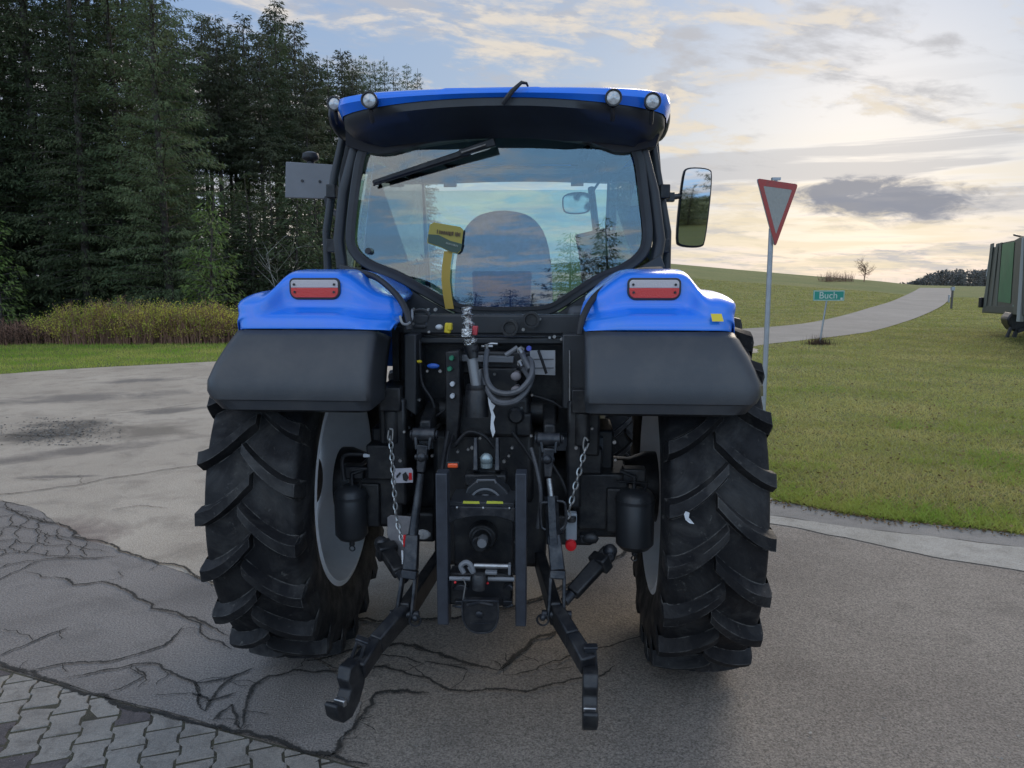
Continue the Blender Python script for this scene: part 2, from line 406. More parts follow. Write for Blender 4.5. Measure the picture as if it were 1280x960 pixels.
def flat(name, pts, z, m, kind='structure'):
    mb = MB(); mb.add([(p[0], p[1], z) for p in pts], [tuple(range(len(pts)))]); o = mb.build(name, m, smooth=0); return tag(o, kind=kind)
def W(*px): return [gp(*p) for p in px]
def jag(pts, amp, seed, depth=4):
    """fractal roughening of a ground polyline"""
    q = random.Random(seed); p = [Vector((a[0], a[1], 0)) for a in pts]
    for k in range(depth):
        o = [p[0]]
        for a, b in zip(p, p[1:]):
            d = b-a; L = d.length; m = (a+b)/2
            if L > .03: m = m+Vector((-d.y, d.x, 0))/L*q.gauss(0, amp)*L
            o += [m, b]
        p = o
    return p
edge_r = [(30, -1.0), (14, 3.1)]+[tuple(p[:2]) for p in W((1280, 669), (1156, 655), (1057, 643), (970, 626))]+[(2.05, 7.4), (2.25, 9.5), (3.5, 13), (5.1, 17), (6.4, 19.9)]
edge_r = jag(edge_r, .05, 3, 4)
edge_l = [p for p in jag(W((900, 424), (600, 432), (270, 452), (150, 458), (0, 468), (-300, 490)), .02, 5, 4)]
yard_poly = [Vector((40, -40, 0))]+edge_r+edge_l+[Vector((-60, 9, 0)), Vector((-60, -40, 0))]
flat('yard', yard_poly, .004, G_ASPH)
# older paler surface left of the long crack, and the patched middle field
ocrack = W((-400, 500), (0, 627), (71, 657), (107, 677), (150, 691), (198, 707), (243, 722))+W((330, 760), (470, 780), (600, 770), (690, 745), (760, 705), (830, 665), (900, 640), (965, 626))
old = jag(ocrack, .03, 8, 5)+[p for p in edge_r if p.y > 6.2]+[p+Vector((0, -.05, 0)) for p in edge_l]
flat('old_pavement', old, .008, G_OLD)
mid = jag(W((-400, 520), (0, 627), (71, 657), (107, 677), (150, 691), (198, 707), (243, 722)), .03, 8, 4)+jag(W((243, 722), (300, 760), (360, 800), (405, 832), (452, 880), (430, 922), (416, 948)), .05, 4, 4)+jag(W((416, 948), (277, 912), (131, 873), (0, 833), (-400, 700)), .01, 6, 3)
flat('patched_pavement', mid, .0085, G_MID)

def ribbon(name, top, bot, z, m, seed, amp=.03):
    a = jag(W(*top), amp, seed, 5); b = jag(W(*bot), amp, seed+1, 5)
    return flat(name, a+b[::-1], z, m)
ribbon('kerb', ((900, 622), (970, 627), (1057, 644), (1156, 656), (1285, 670), (1700, 720)), ((900, 640), (974, 646), (1057, 659), (1156, 670), (1285, 686), (1700, 740)), .0062, G_KERB, 11, .015)
ribbon('gutter_strip', ((880, 636), (974, 647), (1057, 659.5), (1156, 670.5), (1285, 686.5), (1700, 741)), ((880, 642), (974, 657), (1057, 673), (1097, 682), (1176, 699), (1285, 716), (1700, 780)), .0085, G_STRIP, 14, .02)

# road over the hill
def build_road():
    bot = W((925, 441), (950, 432), (1010, 425), (1060, 419), (1100, 412), (1150, 396), (1180, 381), (1190, 369), (1191, 361))
    top = W((860, 415), (915, 412), (965, 409), (1010, 404), (1050, 396), (1085, 386), (1115, 377), (1138, 367), (1150, 360.5))
    bot = [Vector((4.5, 15.5, 0))]+bot; top = [Vector((-3, 20, 0))]+top
    a = spline(bot, 12); b = spline(top, 12); V = []; F = []; k = 14
    for p, q in zip(a, b):
        for j in range(k):
            w = p.lerp(q, j/(k-1)); r = math.hypot(w.x, w.y); V.append((w.x, w.y, height(w.x, w.y)+.012+max(0, r-25)*.0009))
    for i in range(len(a)-1):
        for j in range(k-1): F.append((i*k+j, i*k+j+1, (i+1)*k+j+1, (i+1)*k+j))
    mb = MB(); mb.v = V; mb.f = F; tag(mb.build('road', G_ROAD), kind='structure')
build_road()

# ------------------------------------------------------------------ cracks
def crack_mat():
    m = G_CRACK.copy(); m.name = 'crack_fill'; nt = m.node_tree; L = nt.links; p = nt.nodes['Principled BSDF']
    at_ = nt.nodes.new('ShaderNodeAttribute'); at_.attribute_name = 'core'; geo = nt.nodes.new('ShaderNodeNewGeometry')
    f = None
    for sc, am in ((45., .9), (9., .7)):
        n = nt.nodes.new('ShaderNodeTexNoise'); n.inputs['Scale'].default_value = sc; n.inputs['Detail'].default_value = 4; L.new(geo.outputs['Position'], n.inputs['Vector'])
        s_ = nt.nodes.new('ShaderNodeMath'); s_.operation = 'MULTIPLY_ADD'; L.new(n.outputs['Fac'], s_.inputs[0]); s_.inputs[1].default_value = am
        if f is None: L.new(at_.outputs['Fac'], s_.inputs[2])
        else: L.new(f, s_.inputs[2])
        f = s_.outputs[0]
    r = nt.nodes.new('ShaderNodeMapRange'); L.new(f, r.inputs[0]); r.inputs[1].default_value = 1.18; r.inputs[2].default_value = 1.52; r.inputs[4].default_value = .93
    t = nt.nodes.new('ShaderNodeBsdfTransparent'); mx = nt.nodes.new('ShaderNodeMixShader'); L.new(r.outputs[0], mx.inputs[0]); L.new(t.outputs[0], mx.inputs[1]); L.new(p.outputs[0], mx.inputs[2])
    L.new(mx.outputs[0], nt.nodes['Material Output'].inputs[0]); return m
def build_cracks():
    mb = MB(); q = random.Random(21); core = []
    def crack(px, w=.012, seed=None, amp=.07, taper=True):
        p = jag(W(*px), amp, seed or q.randint(1, 9999), 6); n = len(p); V = []; F = []; w = w*1.75
        for i, a in enumerate(p):
            d = (p[min(i+1, n-1)]-p[max(i-1, 0)]); d = Vector((-d.y, d.x, 0)).normalized()
            t = i/(n-1); e = min(1, min(t, 1-t)*6+.25) if taper else 1; ww = w*e*(.6+q.random()*.6); ww2 = w*e*(.6+q.random()*.6)
            z = Vector((0, 0, .0165)); V += [a+d*ww*.5+z, a+z, a-d*ww2*.5+z]; core.extend((0., 1., 0.))
        for i in range(n-1): F += [(3*i, 3*i+1, 3*i+4, 3*i+3), (3*i+1, 3*i+2, 3*i+5, 3*i+4)]
        mb.add(V, F)
    C = [(((0, 627), (71, 657), (107, 677), (150, 691), (198, 707), (243, 722), (275, 735)), .024),
         (((-60, 634), (0, 620), (99, 608), (178, 594), (245, 584), (330, 570)), .018),
         (((32, 718), (83, 726), (91, 734), (127, 730), (158, 740), (174, 752), (190, 764), (230, 774), (257, 782), (285, 798)), .020),
         (((0, 823), (40, 806), (85, 788)), .016), (((24, 841), (79, 833), (130, 831), (178, 819), (206, 810), (230, 786)), .016),
         (((79, 851), (131, 841), (178, 833), (206, 841), (234, 853), (249, 873), (257, 893)), .016), (((135, 869), (182, 849), (170, 837)), .012),
         (((245, 857), (293, 849), (317, 839)), .018), (((257, 893), (270, 870), (285, 855), (300, 845)), .02), (((265, 905), (290, 885), (301, 916)), .02),
         (((301, 916), (305, 893), (317, 861), (336, 849), (368, 841), (420, 843), (480, 835)), .018),
         (((230, 774), (250, 790), (262, 803), (290, 815)), .014), (((240, 870), (262, 880), (295, 870)), .02),
         (((-20, 829), (0, 833), (59, 853), (131, 873), (206, 897), (277, 912), (340, 928), (416, 948), (460, 960)), .030),
         (((380, 830), (450, 812), (498, 808), (534, 817), (560, 825), (590, 834), (623, 842)), .030), (((623, 842), (649, 820), (673, 799), (697, 790)), .032),
         (((400, 830), (471, 837), (504, 843), (534, 851), (562, 866), (602, 867), (658, 869), (697, 858), (724, 852), (750, 849), (768, 836)), .018),
         (((424, 929), (447, 906), (465, 885), (471, 870), (504, 867), (537, 870)), .026), (((630, 848), (680, 835), (730, 820), (790, 802), (860, 800)), .012),
         (((530, 830), (560, 835), (585, 842)), .014), (((440, 826), (480, 822), (530, 834)), .014), (((416, 948), (424, 929)), .03),
         (((243, 722), (330, 760), (470, 780), (600, 770), (690, 745), (760, 705), (830, 665)), .030),
         (((0, 545), (60, 548), (120, 538)), .02), (((120, 520), (200, 512), (250, 505)), .02), (((20, 600), (60, 602), (110, 597)), .010), (((140, 640), (180, 634), (210, 637)), .010)]
    # alligator cracking beside the long crack
    A = [((-20, 650), (20, 645), (55, 650), (85, 662)), ((-20, 663), (15, 660), (45, 664), (70, 672), (110, 680)), ((-20, 640), (10, 636), (40, 643)), ((-20, 680), (20, 676), (50, 682), (90, 684), (135, 692)),
         ((-20, 697), (30, 692), (60, 697), (100, 697), (150, 697)), ((-20, 716), (10, 708), (45, 703), (95, 700), (150, 697)), ((-20, 732), (10, 722), (32, 712), (55, 703)), ((20, 645), (12, 660), (22, 676)), ((55, 650), (45, 664), (50, 682), (32, 694)),
         ((75, 662), (70, 672), (88, 684), (80, 698)), ((5, 662), (-5, 680), (8, 694), (0, 708)), ((30, 643), (36, 653), (30, 662)), ((60, 690), (58, 698)), ((110, 680), (100, 690), (108, 698)), ((20, 676), (12, 686), (25, 694)), ((60, 668), (64, 682))]
    for px, w in C: crack(px, w)
    for px, w in C[:22]:      # hairline cracks running off the wide ones
        for _ in range(2):
            i = q.randrange(len(px)); x0, y0 = px[i]; a = q.uniform(0, 6.28); L_ = q.uniform(18, 60)
            pts = [(x0, y0)]
            for s_ in range(3): a += q.gauss(0, .5); pts.append((pts[-1][0]+math.cos(a)*L_/3, min(1000, pts[-1][1]+math.sin(a)*L_/3*.45)))
            crack(tuple(pts), .006, amp=.10)
    for px in A: crack(px, .011, amp=.10)
    o = mb.build('asphalt_cracks', crack_mat(), smooth=0); at_ = o.data.attributes.new('core', 'FLOAT', 'POINT'); at_.data.foreach_set('value', core); tag(o, kind='structure')
build_cracks()

# ------------------------------------------------------------------ interlocking pavers at the lower left
def build_pavers():
    p0 = gp(0, 838); p1 = gp(440, 960); e = (p1-p0).normalized(); nrm = Vector((e.y, -e.x, 0))   # towards the pavers
    a = Vector((.945, .327, 0)); b = Vector((-.327, .945, 0)); w, h = .140, .170
    shp = [(-.5, .5), (.5, .5), (.5, .30), (.39, .17), (.39, -.17), (.5, -.30), (.5, -.5), (-.5, -.5), (-.5, -.30), (-.39, -.17), (-.39, .17), (-.5, .30)]
    lt, dk = MB(), MB(); q = random.Random(5)
    for i in range(-44, 26):
        for j in range(-27, 27):
            c = p0+a*(i*w*.93)+b*(j*h*1.04+(i % 2)*h*.52); c.z = 0
            dist = (c-p0).dot(nrm)
            if dist < -.12 or dist > 2.6 or c.y < .6 or c.x > 1.5: continue
            g = .965; rz = q.gauss(0, .012); poly = []
            for x, y in shp:
                x *= w*g; y *= h*g; x, y = x-y*rz, y+x*rz; poly.append(c+a*x+b*y)
            out = []
            for k in range(len(poly)):
                s, t = poly[k], poly[(k+1) % len(poly)]; ds = (s-p0).dot(nrm)-.012; dt = (t-p0).dot(nrm)-.012
                if ds >= 0: out.append(s)
                if (ds >= 0) != (dt >= 0): out.append(s.lerp(t, ds/(ds-dt)))
            if len(out) < 3: continue
            z = .0135+q.uniform(-.0015, .0015); n = len(out); ctr = sum(out, Vector())/n
            top = [ctr+(p-ctr)*.965 for p in out]; tl = Vector((q.gauss(0, .012), q.gauss(0, .012), 0))
            V = [(p.x, p.y, .002) for p in out]+[(p.x, p.y, z-.003) for p in out]+[(p.x, p.y, z+(p-ctr).dot(tl)) for p in top]
            F = [tuple(range(2*n, 3*n))]+[(k, (k+1) % n, n+(k+1) % n, n+k) for k in range(n)]+[(n+k, n+(k+1) % n, 2*n+(k+1) % n, 2*n+k) for k in range(n)]
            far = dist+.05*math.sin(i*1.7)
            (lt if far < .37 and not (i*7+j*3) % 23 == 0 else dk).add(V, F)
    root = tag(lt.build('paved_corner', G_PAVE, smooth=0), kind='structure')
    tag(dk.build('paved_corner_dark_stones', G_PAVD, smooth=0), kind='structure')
    q0 = p0-e*2; q1 = p1+e*1.5
    flat('joint_sand', [q0+nrm*.0, q1, q1+nrm*2.6, q0+nrm*2.6], .0105, G_JOINT)
build_pavers()

# ------------------------------------------------------------------ gravel in the worn hollow, loose leaves
def build_gravel():
    q = random.Random(9); mb = MB()
    for k in range(900):
        c = gp(30+min(max(q.gauss(45, 34), -28), 120), 541+max(-17, min(17, q.gauss(0, 8)))); s = q.uniform(.006, .022)
        V = [c+Vector((q.uniform(-1, 1), q.uniform(-1, 1), q.uniform(.2, 1)))*s+Vector((0, 0, .008)) for _ in range(5)]
        mb.add(V, [(0, 1, 2), (0, 2, 3), (0, 3, 4), (1, 2, 4), (2, 3, 4), (0, 4, 1)])
    tag(mb.build('gravel', mat('gravel', (.22, .21, .19), .9, c2=(.06, .055, .05), vs=40), smooth=0), kind='stuff')
    # grit, small stones and bits of leaf lying about the yard
    mb = MB()
    for k in range(1500):
        px, py = q.uniform(0, 1280), 960-q.random()**1.6*420
        c = gp(px, py)
        if c.y > 12 or (c.x > 2.0 and c.y > 5.9): continue
        s = q.uniform(.002, .006) if q.random() < .93 else q.uniform(.006, .012)
        V = [c+Vector((q.uniform(-1, 1), q.uniform(-1, 1), q.uniform(.1, .7)))*s+Vector((0, 0, .010)) for _ in range(4)]
        mb.add(V, [(0, 1, 2), (0, 2, 3), (0, 3, 1), (1, 2, 3)])
    tag(mb.build('grit', mat('grit', (.32, .30, .27), .9, c2=(.03, .025, .02), vs=3), smooth=0), kind='stuff')
build_gravel()

# ------------------------------------------------------------------ vegetation materials
def leaf_mat(name, c1, c2, rv=.35, rough=.7, trans=.25, ns=.8):
    m = bpy.data.materials.new(name); m.use_nodes = True; nt = m.node_tree; p = nt.nodes['Principled BSDF']; L = nt.links
    p.inputs['Roughness'].default_value = rough; p.inputs['Specular IOR Level'].default_value = .2
    geo = nt.nodes.new('ShaderNodeNewGeometry'); n = nt.nodes.new('ShaderNodeTexNoise'); n.inputs['Scale'].default_value = ns; n.inputs['Detail'].default_value = 3
    L.new(geo.outputs['Position'], n.inputs['Vector'])
    oi = nt.nodes.new('ShaderNodeObjectInfo')
    mr = nt.nodes.new('ShaderNodeMapRange'); L.new(n.outputs['Fac'], mr.inputs[0]); mr.inputs[1].default_value = .35; mr.inputs[2].default_value = .65
    mx = nt.nodes.new('ShaderNodeMix'); mx.data_type = 'RGBA'; L.new(mr.outputs[0], mx.inputs[0]); mx.inputs[6].default_value = (*c1, 1); mx.inputs[7].default_value = (*c2, 1)
    sc = nt.nodes.new('ShaderNodeMapRange'); L.new(oi.outputs['Random'], sc.inputs[0]); sc.inputs[3].default_value = 1-rv; sc.inputs[4].default_value = 1+rv
    vm = nt.nodes.new('ShaderNodeVectorMath'); vm.operation = 'SCALE'; L.new(mx.outputs[2], vm.inputs[0]); L.new(sc.outputs[0], vm.inputs['Scale'])
    L.new(vm.outputs[0], p.inputs['Base Color'])
    t = nt.nodes.new('ShaderNodeBsdfTranslucent'); L.new(vm.outputs[0], t.inputs[0])
    ms = nt.nodes.new('ShaderNodeMixShader'); ms.inputs[0].default_value = trans
    L.new(p.outputs[0], ms.inputs[1]); L.new(t.outputs[0], ms.inputs[2]); L.new(ms.outputs[0], nt.nodes['Material Output'].inputs[0])
    return m
V_SPR = leaf_mat('spruce_needles', (.052, .078, .036), (.125, .155, .075), .35)
V_PINE = leaf_mat('pine_needles', (.055, .070, .040), (.105, .115, .066), .3)
V_YOUNG = leaf_mat('young_spruce_needles', (.11, .18, .045), (.17, .23, .07), .15)
V_BARK = mat('bark', (.055, .045, .038), .9, c2=(.09, .08, .07), vs=6)
V_BIRCH = mat('birch_bark', (.35, .34, .31), .8, c2=(.09, .08, .07), vs=5)
V_TWIG = mat('twigs', (.27, .15, .10), .9, c2=(.17, .09, .065), vs=3)
V_LEAF = leaf_mat('willow_leaves', (.38, .46, .07), (.66, .56, .12), .2, trans=.35, ns=2.)
V_BRAM = leaf_mat('bramble', (.10, .060, .045), (.060, .045, .030), .2, ns=2.)
V_GRS = leaf_mat('grass_blades', (.33, .35, .085), (.52, .46, .17), 0, trans=.35, ns=.7)
V_GRS2 = leaf_mat('verge_grass', (.22, .36, .045), (.42, .44, .11), 0, trans=.35, ns=.9)
V_DRY = leaf_mat('dry_grass', (.36, .30, .14), (.24, .19, .10), 0, trans=.2, ns=2.)
V_FAR = leaf_mat('far_wood', (.13, .135, .125), (.17, .165, .155), 0)  # paled so that distance haze sits in the leaf colour
V_LIT = mat('fallen_leaves', (.24, .15, .06), .8, c2=(.10, .06, .03), vs=9)

def diamonds(P, D, L, Wd, g):
    """P centres (n,3), D unit directions, L lengths, Wd widths -> verts, faces of pointed four-corner leaves"""
    n = len(P); rv = g.normal(size=(n, 3)); S = np.cross(D, rv); S /= np.linalg.norm(S, axis=1)[:, None]+1e-9
    a = P; b = P+D*(L*.45)[:, None]+S*(Wd/2)[:, None]; c = P+D*L[:, None]; d = P+D*(L*.45)[:, None]-S*(Wd/2)[:, None]
    V = np.stack([a, b, c, d], 1).reshape(-1, 3); F = np.arange(4*n).reshape(n, 4); return V, F
def spray_tree(h, rad, bare, seed, dens=13., dz=.34, droop=.35, nb=7, sl=.42, sw=.13, taper=.85, crownpow=.8, gap=.12):
    """conifer: returns crown verts/faces and a trunk MB with limbs"""
    g = np.random.default_rng(seed); P = []; D = []; L = []; Wd = []; tr = MB(); q = random.Random(seed)
    lean = [(0, 0, 0), (q.gauss(0, .06), q.gauss(0, .06), h*.5), (q.gauss(0, .1), q.gauss(0, .1), h)]
    tr.tube(lean, [h*.008+.02, h*.005+.015, .010], 8)
    z = bare*h
    while z < h*.985:
        t = (z-bare*h)/(h*(1-bare)); Lm = rad*((1-t)**crownpow)*(.55+.45*min(1, t*5+.3))+.12
        k = max(3, int(nb*(.6+.4*(1-t))))
        off = q.random()*6.28
        for i in range(k):
            if q.random() < gap: continue
            a = off+6.283*i/k+q.gauss(0, .25); BL = Lm*q.uniform(.62, 1.12); rise = q.uniform(-.05, .30)+t*.5
            m = max(4, int(BL*dens)); s = np.sort(g.random(m)**.75); x = s*BL
            zz = z+rise*x-droop*(x**2)/max(BL, .6)*.55+.12*g.normal(size=m)*.5
            side = g.normal(size=m)*(.10+.16*s*(1.2-s)*BL*.6)
            ca, sa = math.cos(a), math.sin(a)
            pos = np.stack([ca*x-sa*side, sa*x+ca*side, zz-.05*np.abs(side)], 1)
            out = g.uniform(.2, 1.0, m); sd = np.sign(side)*g.uniform(0, .9, m); dn = -g.uniform(.05, 1.0, m)
            dr = np.stack([ca*out-sa*sd, sa*out+ca*sd, dn], 1); dr /= np.linalg.norm(dr, axis=1)[:, None]
            P.append(pos); D.append(dr); L.append(sl*g.uniform(.5, 1.2, m)); Wd.append(sw*g.uniform(.6, 1.3, m))
            if BL > .5:
                tr.tube([(0, 0, z), (ca*BL*.5, sa*BL*.5, z+rise*BL*.5-droop*BL*.14), (ca*BL*.95, sa*BL*.95, z+rise*BL-droop*BL*.52)], [.022, .014, .005], 3, cap=False)
        z += dz*q.uniform(.75, 1.25)
    V, F = diamonds(np.concatenate(P), np.concatenate(D), np.concatenate(L), np.concatenate(Wd), g)
    if bare > .2:   # dead stubs below the crown
        for i in range(int(h*bare*3.2)):
            zz = q.uniform(.1, bare)*h; a = q.random()*6.28; b = q.uniform(.3, 1.4)
            tr.tube([(0, 0, zz), (math.cos(a)*b*.6, math.sin(a)*b*.6, zz+.05*b), (math.cos(a)*b, math.sin(a)*b, zz-.2*b)], [.016, .010, .004], 3, cap=False)
    return V, F, tr
KIND = {}
def tree_kind(key, crown_mat, bark, **k):
    V, F, tr = spray_tree(**k); c = np_mesh('crown', V, F, crown_mat, 'mesh'); t = tr.build('trunk', bark, smooth=60); tm = t.data; bpy.data.objects.remove(t); KIND[key] = (c, tm, k['h'])
def put_tree(key, x, y, h, name, label, cat, group, sxy=None):
    c, t, h0 = KIND[key]; r = empty(name, (x, y, height(x, y)-.03), rnd.random()*6.28); s = h/h0; sx = s if sxy is None else sxy
    r.scale = (sx, sx, s); tag(r, label, cat, group)
    for n, me in (('crown', c), ('trunk', t)):
        o = bpy.data.objects.new(n, me); col.objects.link(o); o.parent = r
    return r
tree_kind('s1', V_SPR, V_BARK, h=18, rad=2.9, bare=.01, seed=1, dens=62, sl=.19, sw=.042, nb=9, gap=.06)
tree_kind('s2', V_SPR, V_BARK, h=18, rad=2.4, bare=.02, seed=2, droop=.5, dens=62, sl=.19, sw=.042, nb=9, gap=.06)
tree_kind('s3', V_SPR, V_BARK, h=18, rad=3.3, bare=.03, seed=3, droop=.3, dens=56, sl=.20, sw=.045, nb=8, gap=.10)
tree_kind('low', V_SPR, V_BARK, h=6, rad=1.9, bare=.02, seed=4, dens=32, dz=.22, sl=.22, sw=.05)
tree_kind('low2', V_SPR, V_BARK, h=6, rad=1.5, bare=.02, seed=5, dens=32, dz=.22, sl=.22, sw=.05, droop=.5)
tree_kind('p1', V_PINE, V_BARK, h=15, rad=1.8, bare=.50, seed=6, dens=62, sl=.22, sw=.055, nb=9, gap=.22, crownpow=.55, droop=.3)
tree_kind('p2', V_PINE, V_BARK, h=15, rad=1.5, bare=.58, seed=7, dens=62, sl=.22, sw=.055, nb=9, gap=.22, crownpow=.6, droop=.3)
tree_kind('p3', V_SPR, V_BARK, h=15, rad=1.5, bare=.35, seed=8, dens=58, sl=.22, sw=.055, nb=9, gap=.15, crownpow=.8)
tree_kind('young', V_YOUNG, V_BARK, h=4.4, rad=1.15, bare=.12, seed=9, dens=34, dz=.19, sl=.20, sw=.05, droop=.15, nb=6, gap=.25, crownpow=.75)

def forest():
    q = random.Random(12)
    def pos(px, d): return ((px-640)/FPX*d, d)
    G = 'trees of the dark forest on the left'
    def T(key, px, d, h, name, label, cat='tree', grp=G, sxy=None):
        x, y = pos(px, d); put_tree(key, x, y, h, name, label, cat, grp, sxy)
    for i, px in enumerate(range(-340, 215, 46)):      # front wall of tall spruces
        T(('s1', 's2', 's3')[i % 3], px+q.uniform(-10, 10), 25.5+q.uniform(-.8, 1.6)+(max(0, px-120))*.01, q.uniform(15, 19), 'spruce_tree', 'tall dense dark spruce in the front row of the forest on the left')
    for i, px in enumerate(range(-360, 225, 50)):
        T(('s2', 's3', 's1')[i % 3], px+q.uniform(-12, 12), 30+q.uniform(-1, 1.5), q.uniform(16, 20), 'spruce_tree', 'tall dark spruce half hidden behind the front row of the left forest', grp='spruces of the second row in the left forest')
    for i, px in enumerate(range(-340, 240, 55)):
        T(('s3', 's1', 's2')[i % 3], px+q.uniform(-12, 12), 36+q.uniform(-1, 2), q.uniform(15, 17.5), 'spruce_tree', 'dark spruce deep in the left forest with only its upper parts showing', grp='spruces deep in the left forest')
    for i, (px, d, h) in enumerate([(218, 27.5, 6.4), (243, 28.5, 5.6), (290, 29, 5.0), (318, 28, 5.6), (345, 29.5, 5.4), (372, 28.5, 5.9), (398, 30, 6.4), (425, 31, 6.2), (455, 34, 6.8), (485, 38, 7.4), (300, 32, 5.6), (350, 33, 6.2), (262, 32, 5.8), (400, 35, 6.6), (228, 32, 7), (330, 36, 6), (380, 38, 6.8), (440, 40, 7.2), (290, 38, 6)]):
        T(('low', 'low2')[i % 2], px, d, h, 'spruce_tree', 'low dark spruce closing the gap under the bare pine trunks', grp='low spruces under the pines', sxy=1.05)
    for i, (px, d) in enumerate([(222, 34), (238, 37), (252, 35), (268, 39), (283, 36), (296, 41), (310, 37), (322, 40), (336, 36), (350, 42), (364, 38), (378, 40), (392, 37), (406, 42), (420, 39), (434, 43), (230, 42), (275, 45), (315, 46), (358, 47), (400, 47), (445, 41)]):
        top = q.uniform(8, 60) if px < 390 else q.uniform(45, 85)
        zt = CAM_H+d*math.tan(math.atan((480-top)/FPX)-PITCH)
        T(('p1', 'p2', 'p3', 'p1')[i % 4], px+q.uniform(-4, 4), d, zt, 'pine_tree', 'slender conifer with bare lower trunk and sky showing between the stems', grp='bare stemmed conifers left of the tractor cab')
    for i, (px, d, top) in enumerate([(440, 46, 78), (455, 50, 84), (470, 48, 88), (487, 54, 84), (500, 52, 96), (514, 60, 97), (527, 62, 104), (478, 58, 92), (462, 55, 82), (447, 52, 95)]):
        zt = CAM_H+d*math.tan(math.atan((480-top)/FPX)-PITCH)
        T(('s2', 's3', 's1')[i % 3], px, d, zt, 'spruce_tree', 'dark spruce whose tip rises above the left end of the cab roof', grp='spruces beyond the cab roof')
    T('young', 268, 24.2, 4.5, 'young_spruce', 'young light green spruce with thin trunk in front of the dark forest', 'young tree', None)
    T('young', 252, 25.0, 2.9, 'young_spruce', 'shorter light green sapling left of the taller young spruce', 'young tree', None)
    T('young', 3, 24.5, 4.0, 'young_spruce', 'light green young spruce at the far left edge of the photo', 'young tree', None)
    # beyond the yard behind the photographer: what the cab's rear glass reflects
    for i in range(26):
        x = -34+i*2.6+q.uniform(-.8, .8); y = -52+q.uniform(-5, 5); tall = -5 < x < 0
        put_tree(('low', 'low2')[i % 2], x, y, q.uniform(7, 8.5) if tall else q.uniform(2.6, 4.6), 'spruce_tree', 'dark tree across the yard, seen only mirrored in the rear window', 'tree', 'trees mirrored in the cab glass', 1.9 if tall else 1.5)
forest()

def bare_tree(name, label, x, y, h, spread, m, seed, n0=7, thick=.04, levels=4, cat='tree'):
    q = random.Random(seed); tr, cr = MB(), MB()
    root = empty(name, (x, y, height(x, y)-.02)); tag(root, label, cat)
    def grow(mb, p, d, L, r, lv):
        pts = [p]; dd = d.copy()
        for k in range(3):
            dd = (dd+Vector((q.gauss(0, .14), q.gauss(0, .14), q.gauss(.03, .1)))).normalized(); pts.append(pts[-1]+dd*L/3)
        mb.tube(pts, [r, r*.8, r*.65, r*.5], 4 if lv < 3 else 6, cap=False)
        if lv > 0:
            for _ in range(q.randint(3, 4)):
                i = q.choice((1, 2, 3)); o = Vector((q.gauss(0, 1), q.gauss(0, 1), q.gauss(.3, .5))).normalized()
                grow(cr, pts[i], (dd*.7+o*spread).normalized(), L*q.uniform(.5, .75), r*.5, lv-1)
    tr.tube([(0, 0, 0), (0.02*h, 0, h*.3)], [thick, thick*.8], 8)
    for i in range(n0):
        z = h*(.22+.5*i/n0); a = q.random()*6.28
        if i == 0: grow(tr, Vector((.02*h, 0, h*.3)), Vector((0, 0, 1)), h*.5, thick*.8, 1)
        grow(cr, Vector((.015*h, 0, max(z, .1*h))), Vector((math.cos(a)*spread, math.sin(a)*spread, .8)).normalized(), h*.34, thick*.4, levels-1)
    tr.build('trunk', m, root); cr.build('crown', V_TWIG if m is not V_BIRCH else V_BIRCH, root, smooth=0)
bare_tree('birch_tree', 'thin bare birch with pale trunk in front of the dark forest', (347-640)/FPX*25.5, 25.5, 3.3, .75, V_BIRCH, 3, 5, .02, 2)
p = gp(1080, 352)
bare_tree('bare_tree', 'lone rounded leafless tree on the skyline between field and road', p.x, p.y, 2.5, 1.5, V_TWIG, 5, 16, .07, 4)

# ------------------------------------------------------------------ bushes along the forest edge
def bush(x, y, w, h, label, leaves, seed, tip=.74, stems=330, lm=None, group='bushes along the forest edge', name='bush'):
    q = random.Random(seed); g = np.random.default_rng(seed); st = MB(); root = empty(name, (x, y, height(x, y)))
    tag(root, label, 'bush', group); P = []; D = []
    for i in range(stems):
        a = q.random()*6.283; r0 = q.random()**.5; bx, by = math.cos(a)*r0*w*.42, math.sin(a)*r0*w*.26
        hh = h*q.uniform(.35, 1.28)*(1-.30*r0**2); lx, ly = math.cos(a)*q.uniform(0, .28)*hh+q.gauss(0, .07), math.sin(a)*q.uniform(0, .28)*hh+q.gauss(0, .07)
        pts = [Vector((bx, by, 0)), Vector((bx+lx*.4, by+ly*.4, hh*.5)), Vector((bx+lx, by+ly, hh))]
        st.tube(pts, [.012, .008, .004], 3, cap=False)
        for _ in range(2):
            k = q.uniform(.3, .9); s = pts[0].lerp(pts[2], k); e = s+Vector((q.gauss(0, .16), q.gauss(0, .16), q.uniform(.08, .3)))*min(1, h); st.tube([s, e], [.006, .003], 3, cap=False)
        for _ in range(leaves):
            k = 1-(1-tip)*q.random()**.8 if q.random() < .86 else q.uniform(.2, .95); s = pts[0].lerp(pts[2], k)
            P.append((s.x+q.gauss(0, .07), s.y+q.gauss(0, .07), s.z+q.gauss(0, .05))); D.append((q.gauss(0, .6), q.gauss(0, .6), q.uniform(-.2, 1)))
    st.build('stems', V_TWIG, root, smooth=0)
    D = np.array(D); D /= np.linalg.norm(D, axis=1)[:, None]; n = len(P)
    V, F = diamonds(np.array(P), D, g.uniform(.03, .075, n), g.uniform(.012, .032, n), g); np_mesh('leaves', V, F, lm or V_LEAF, root)
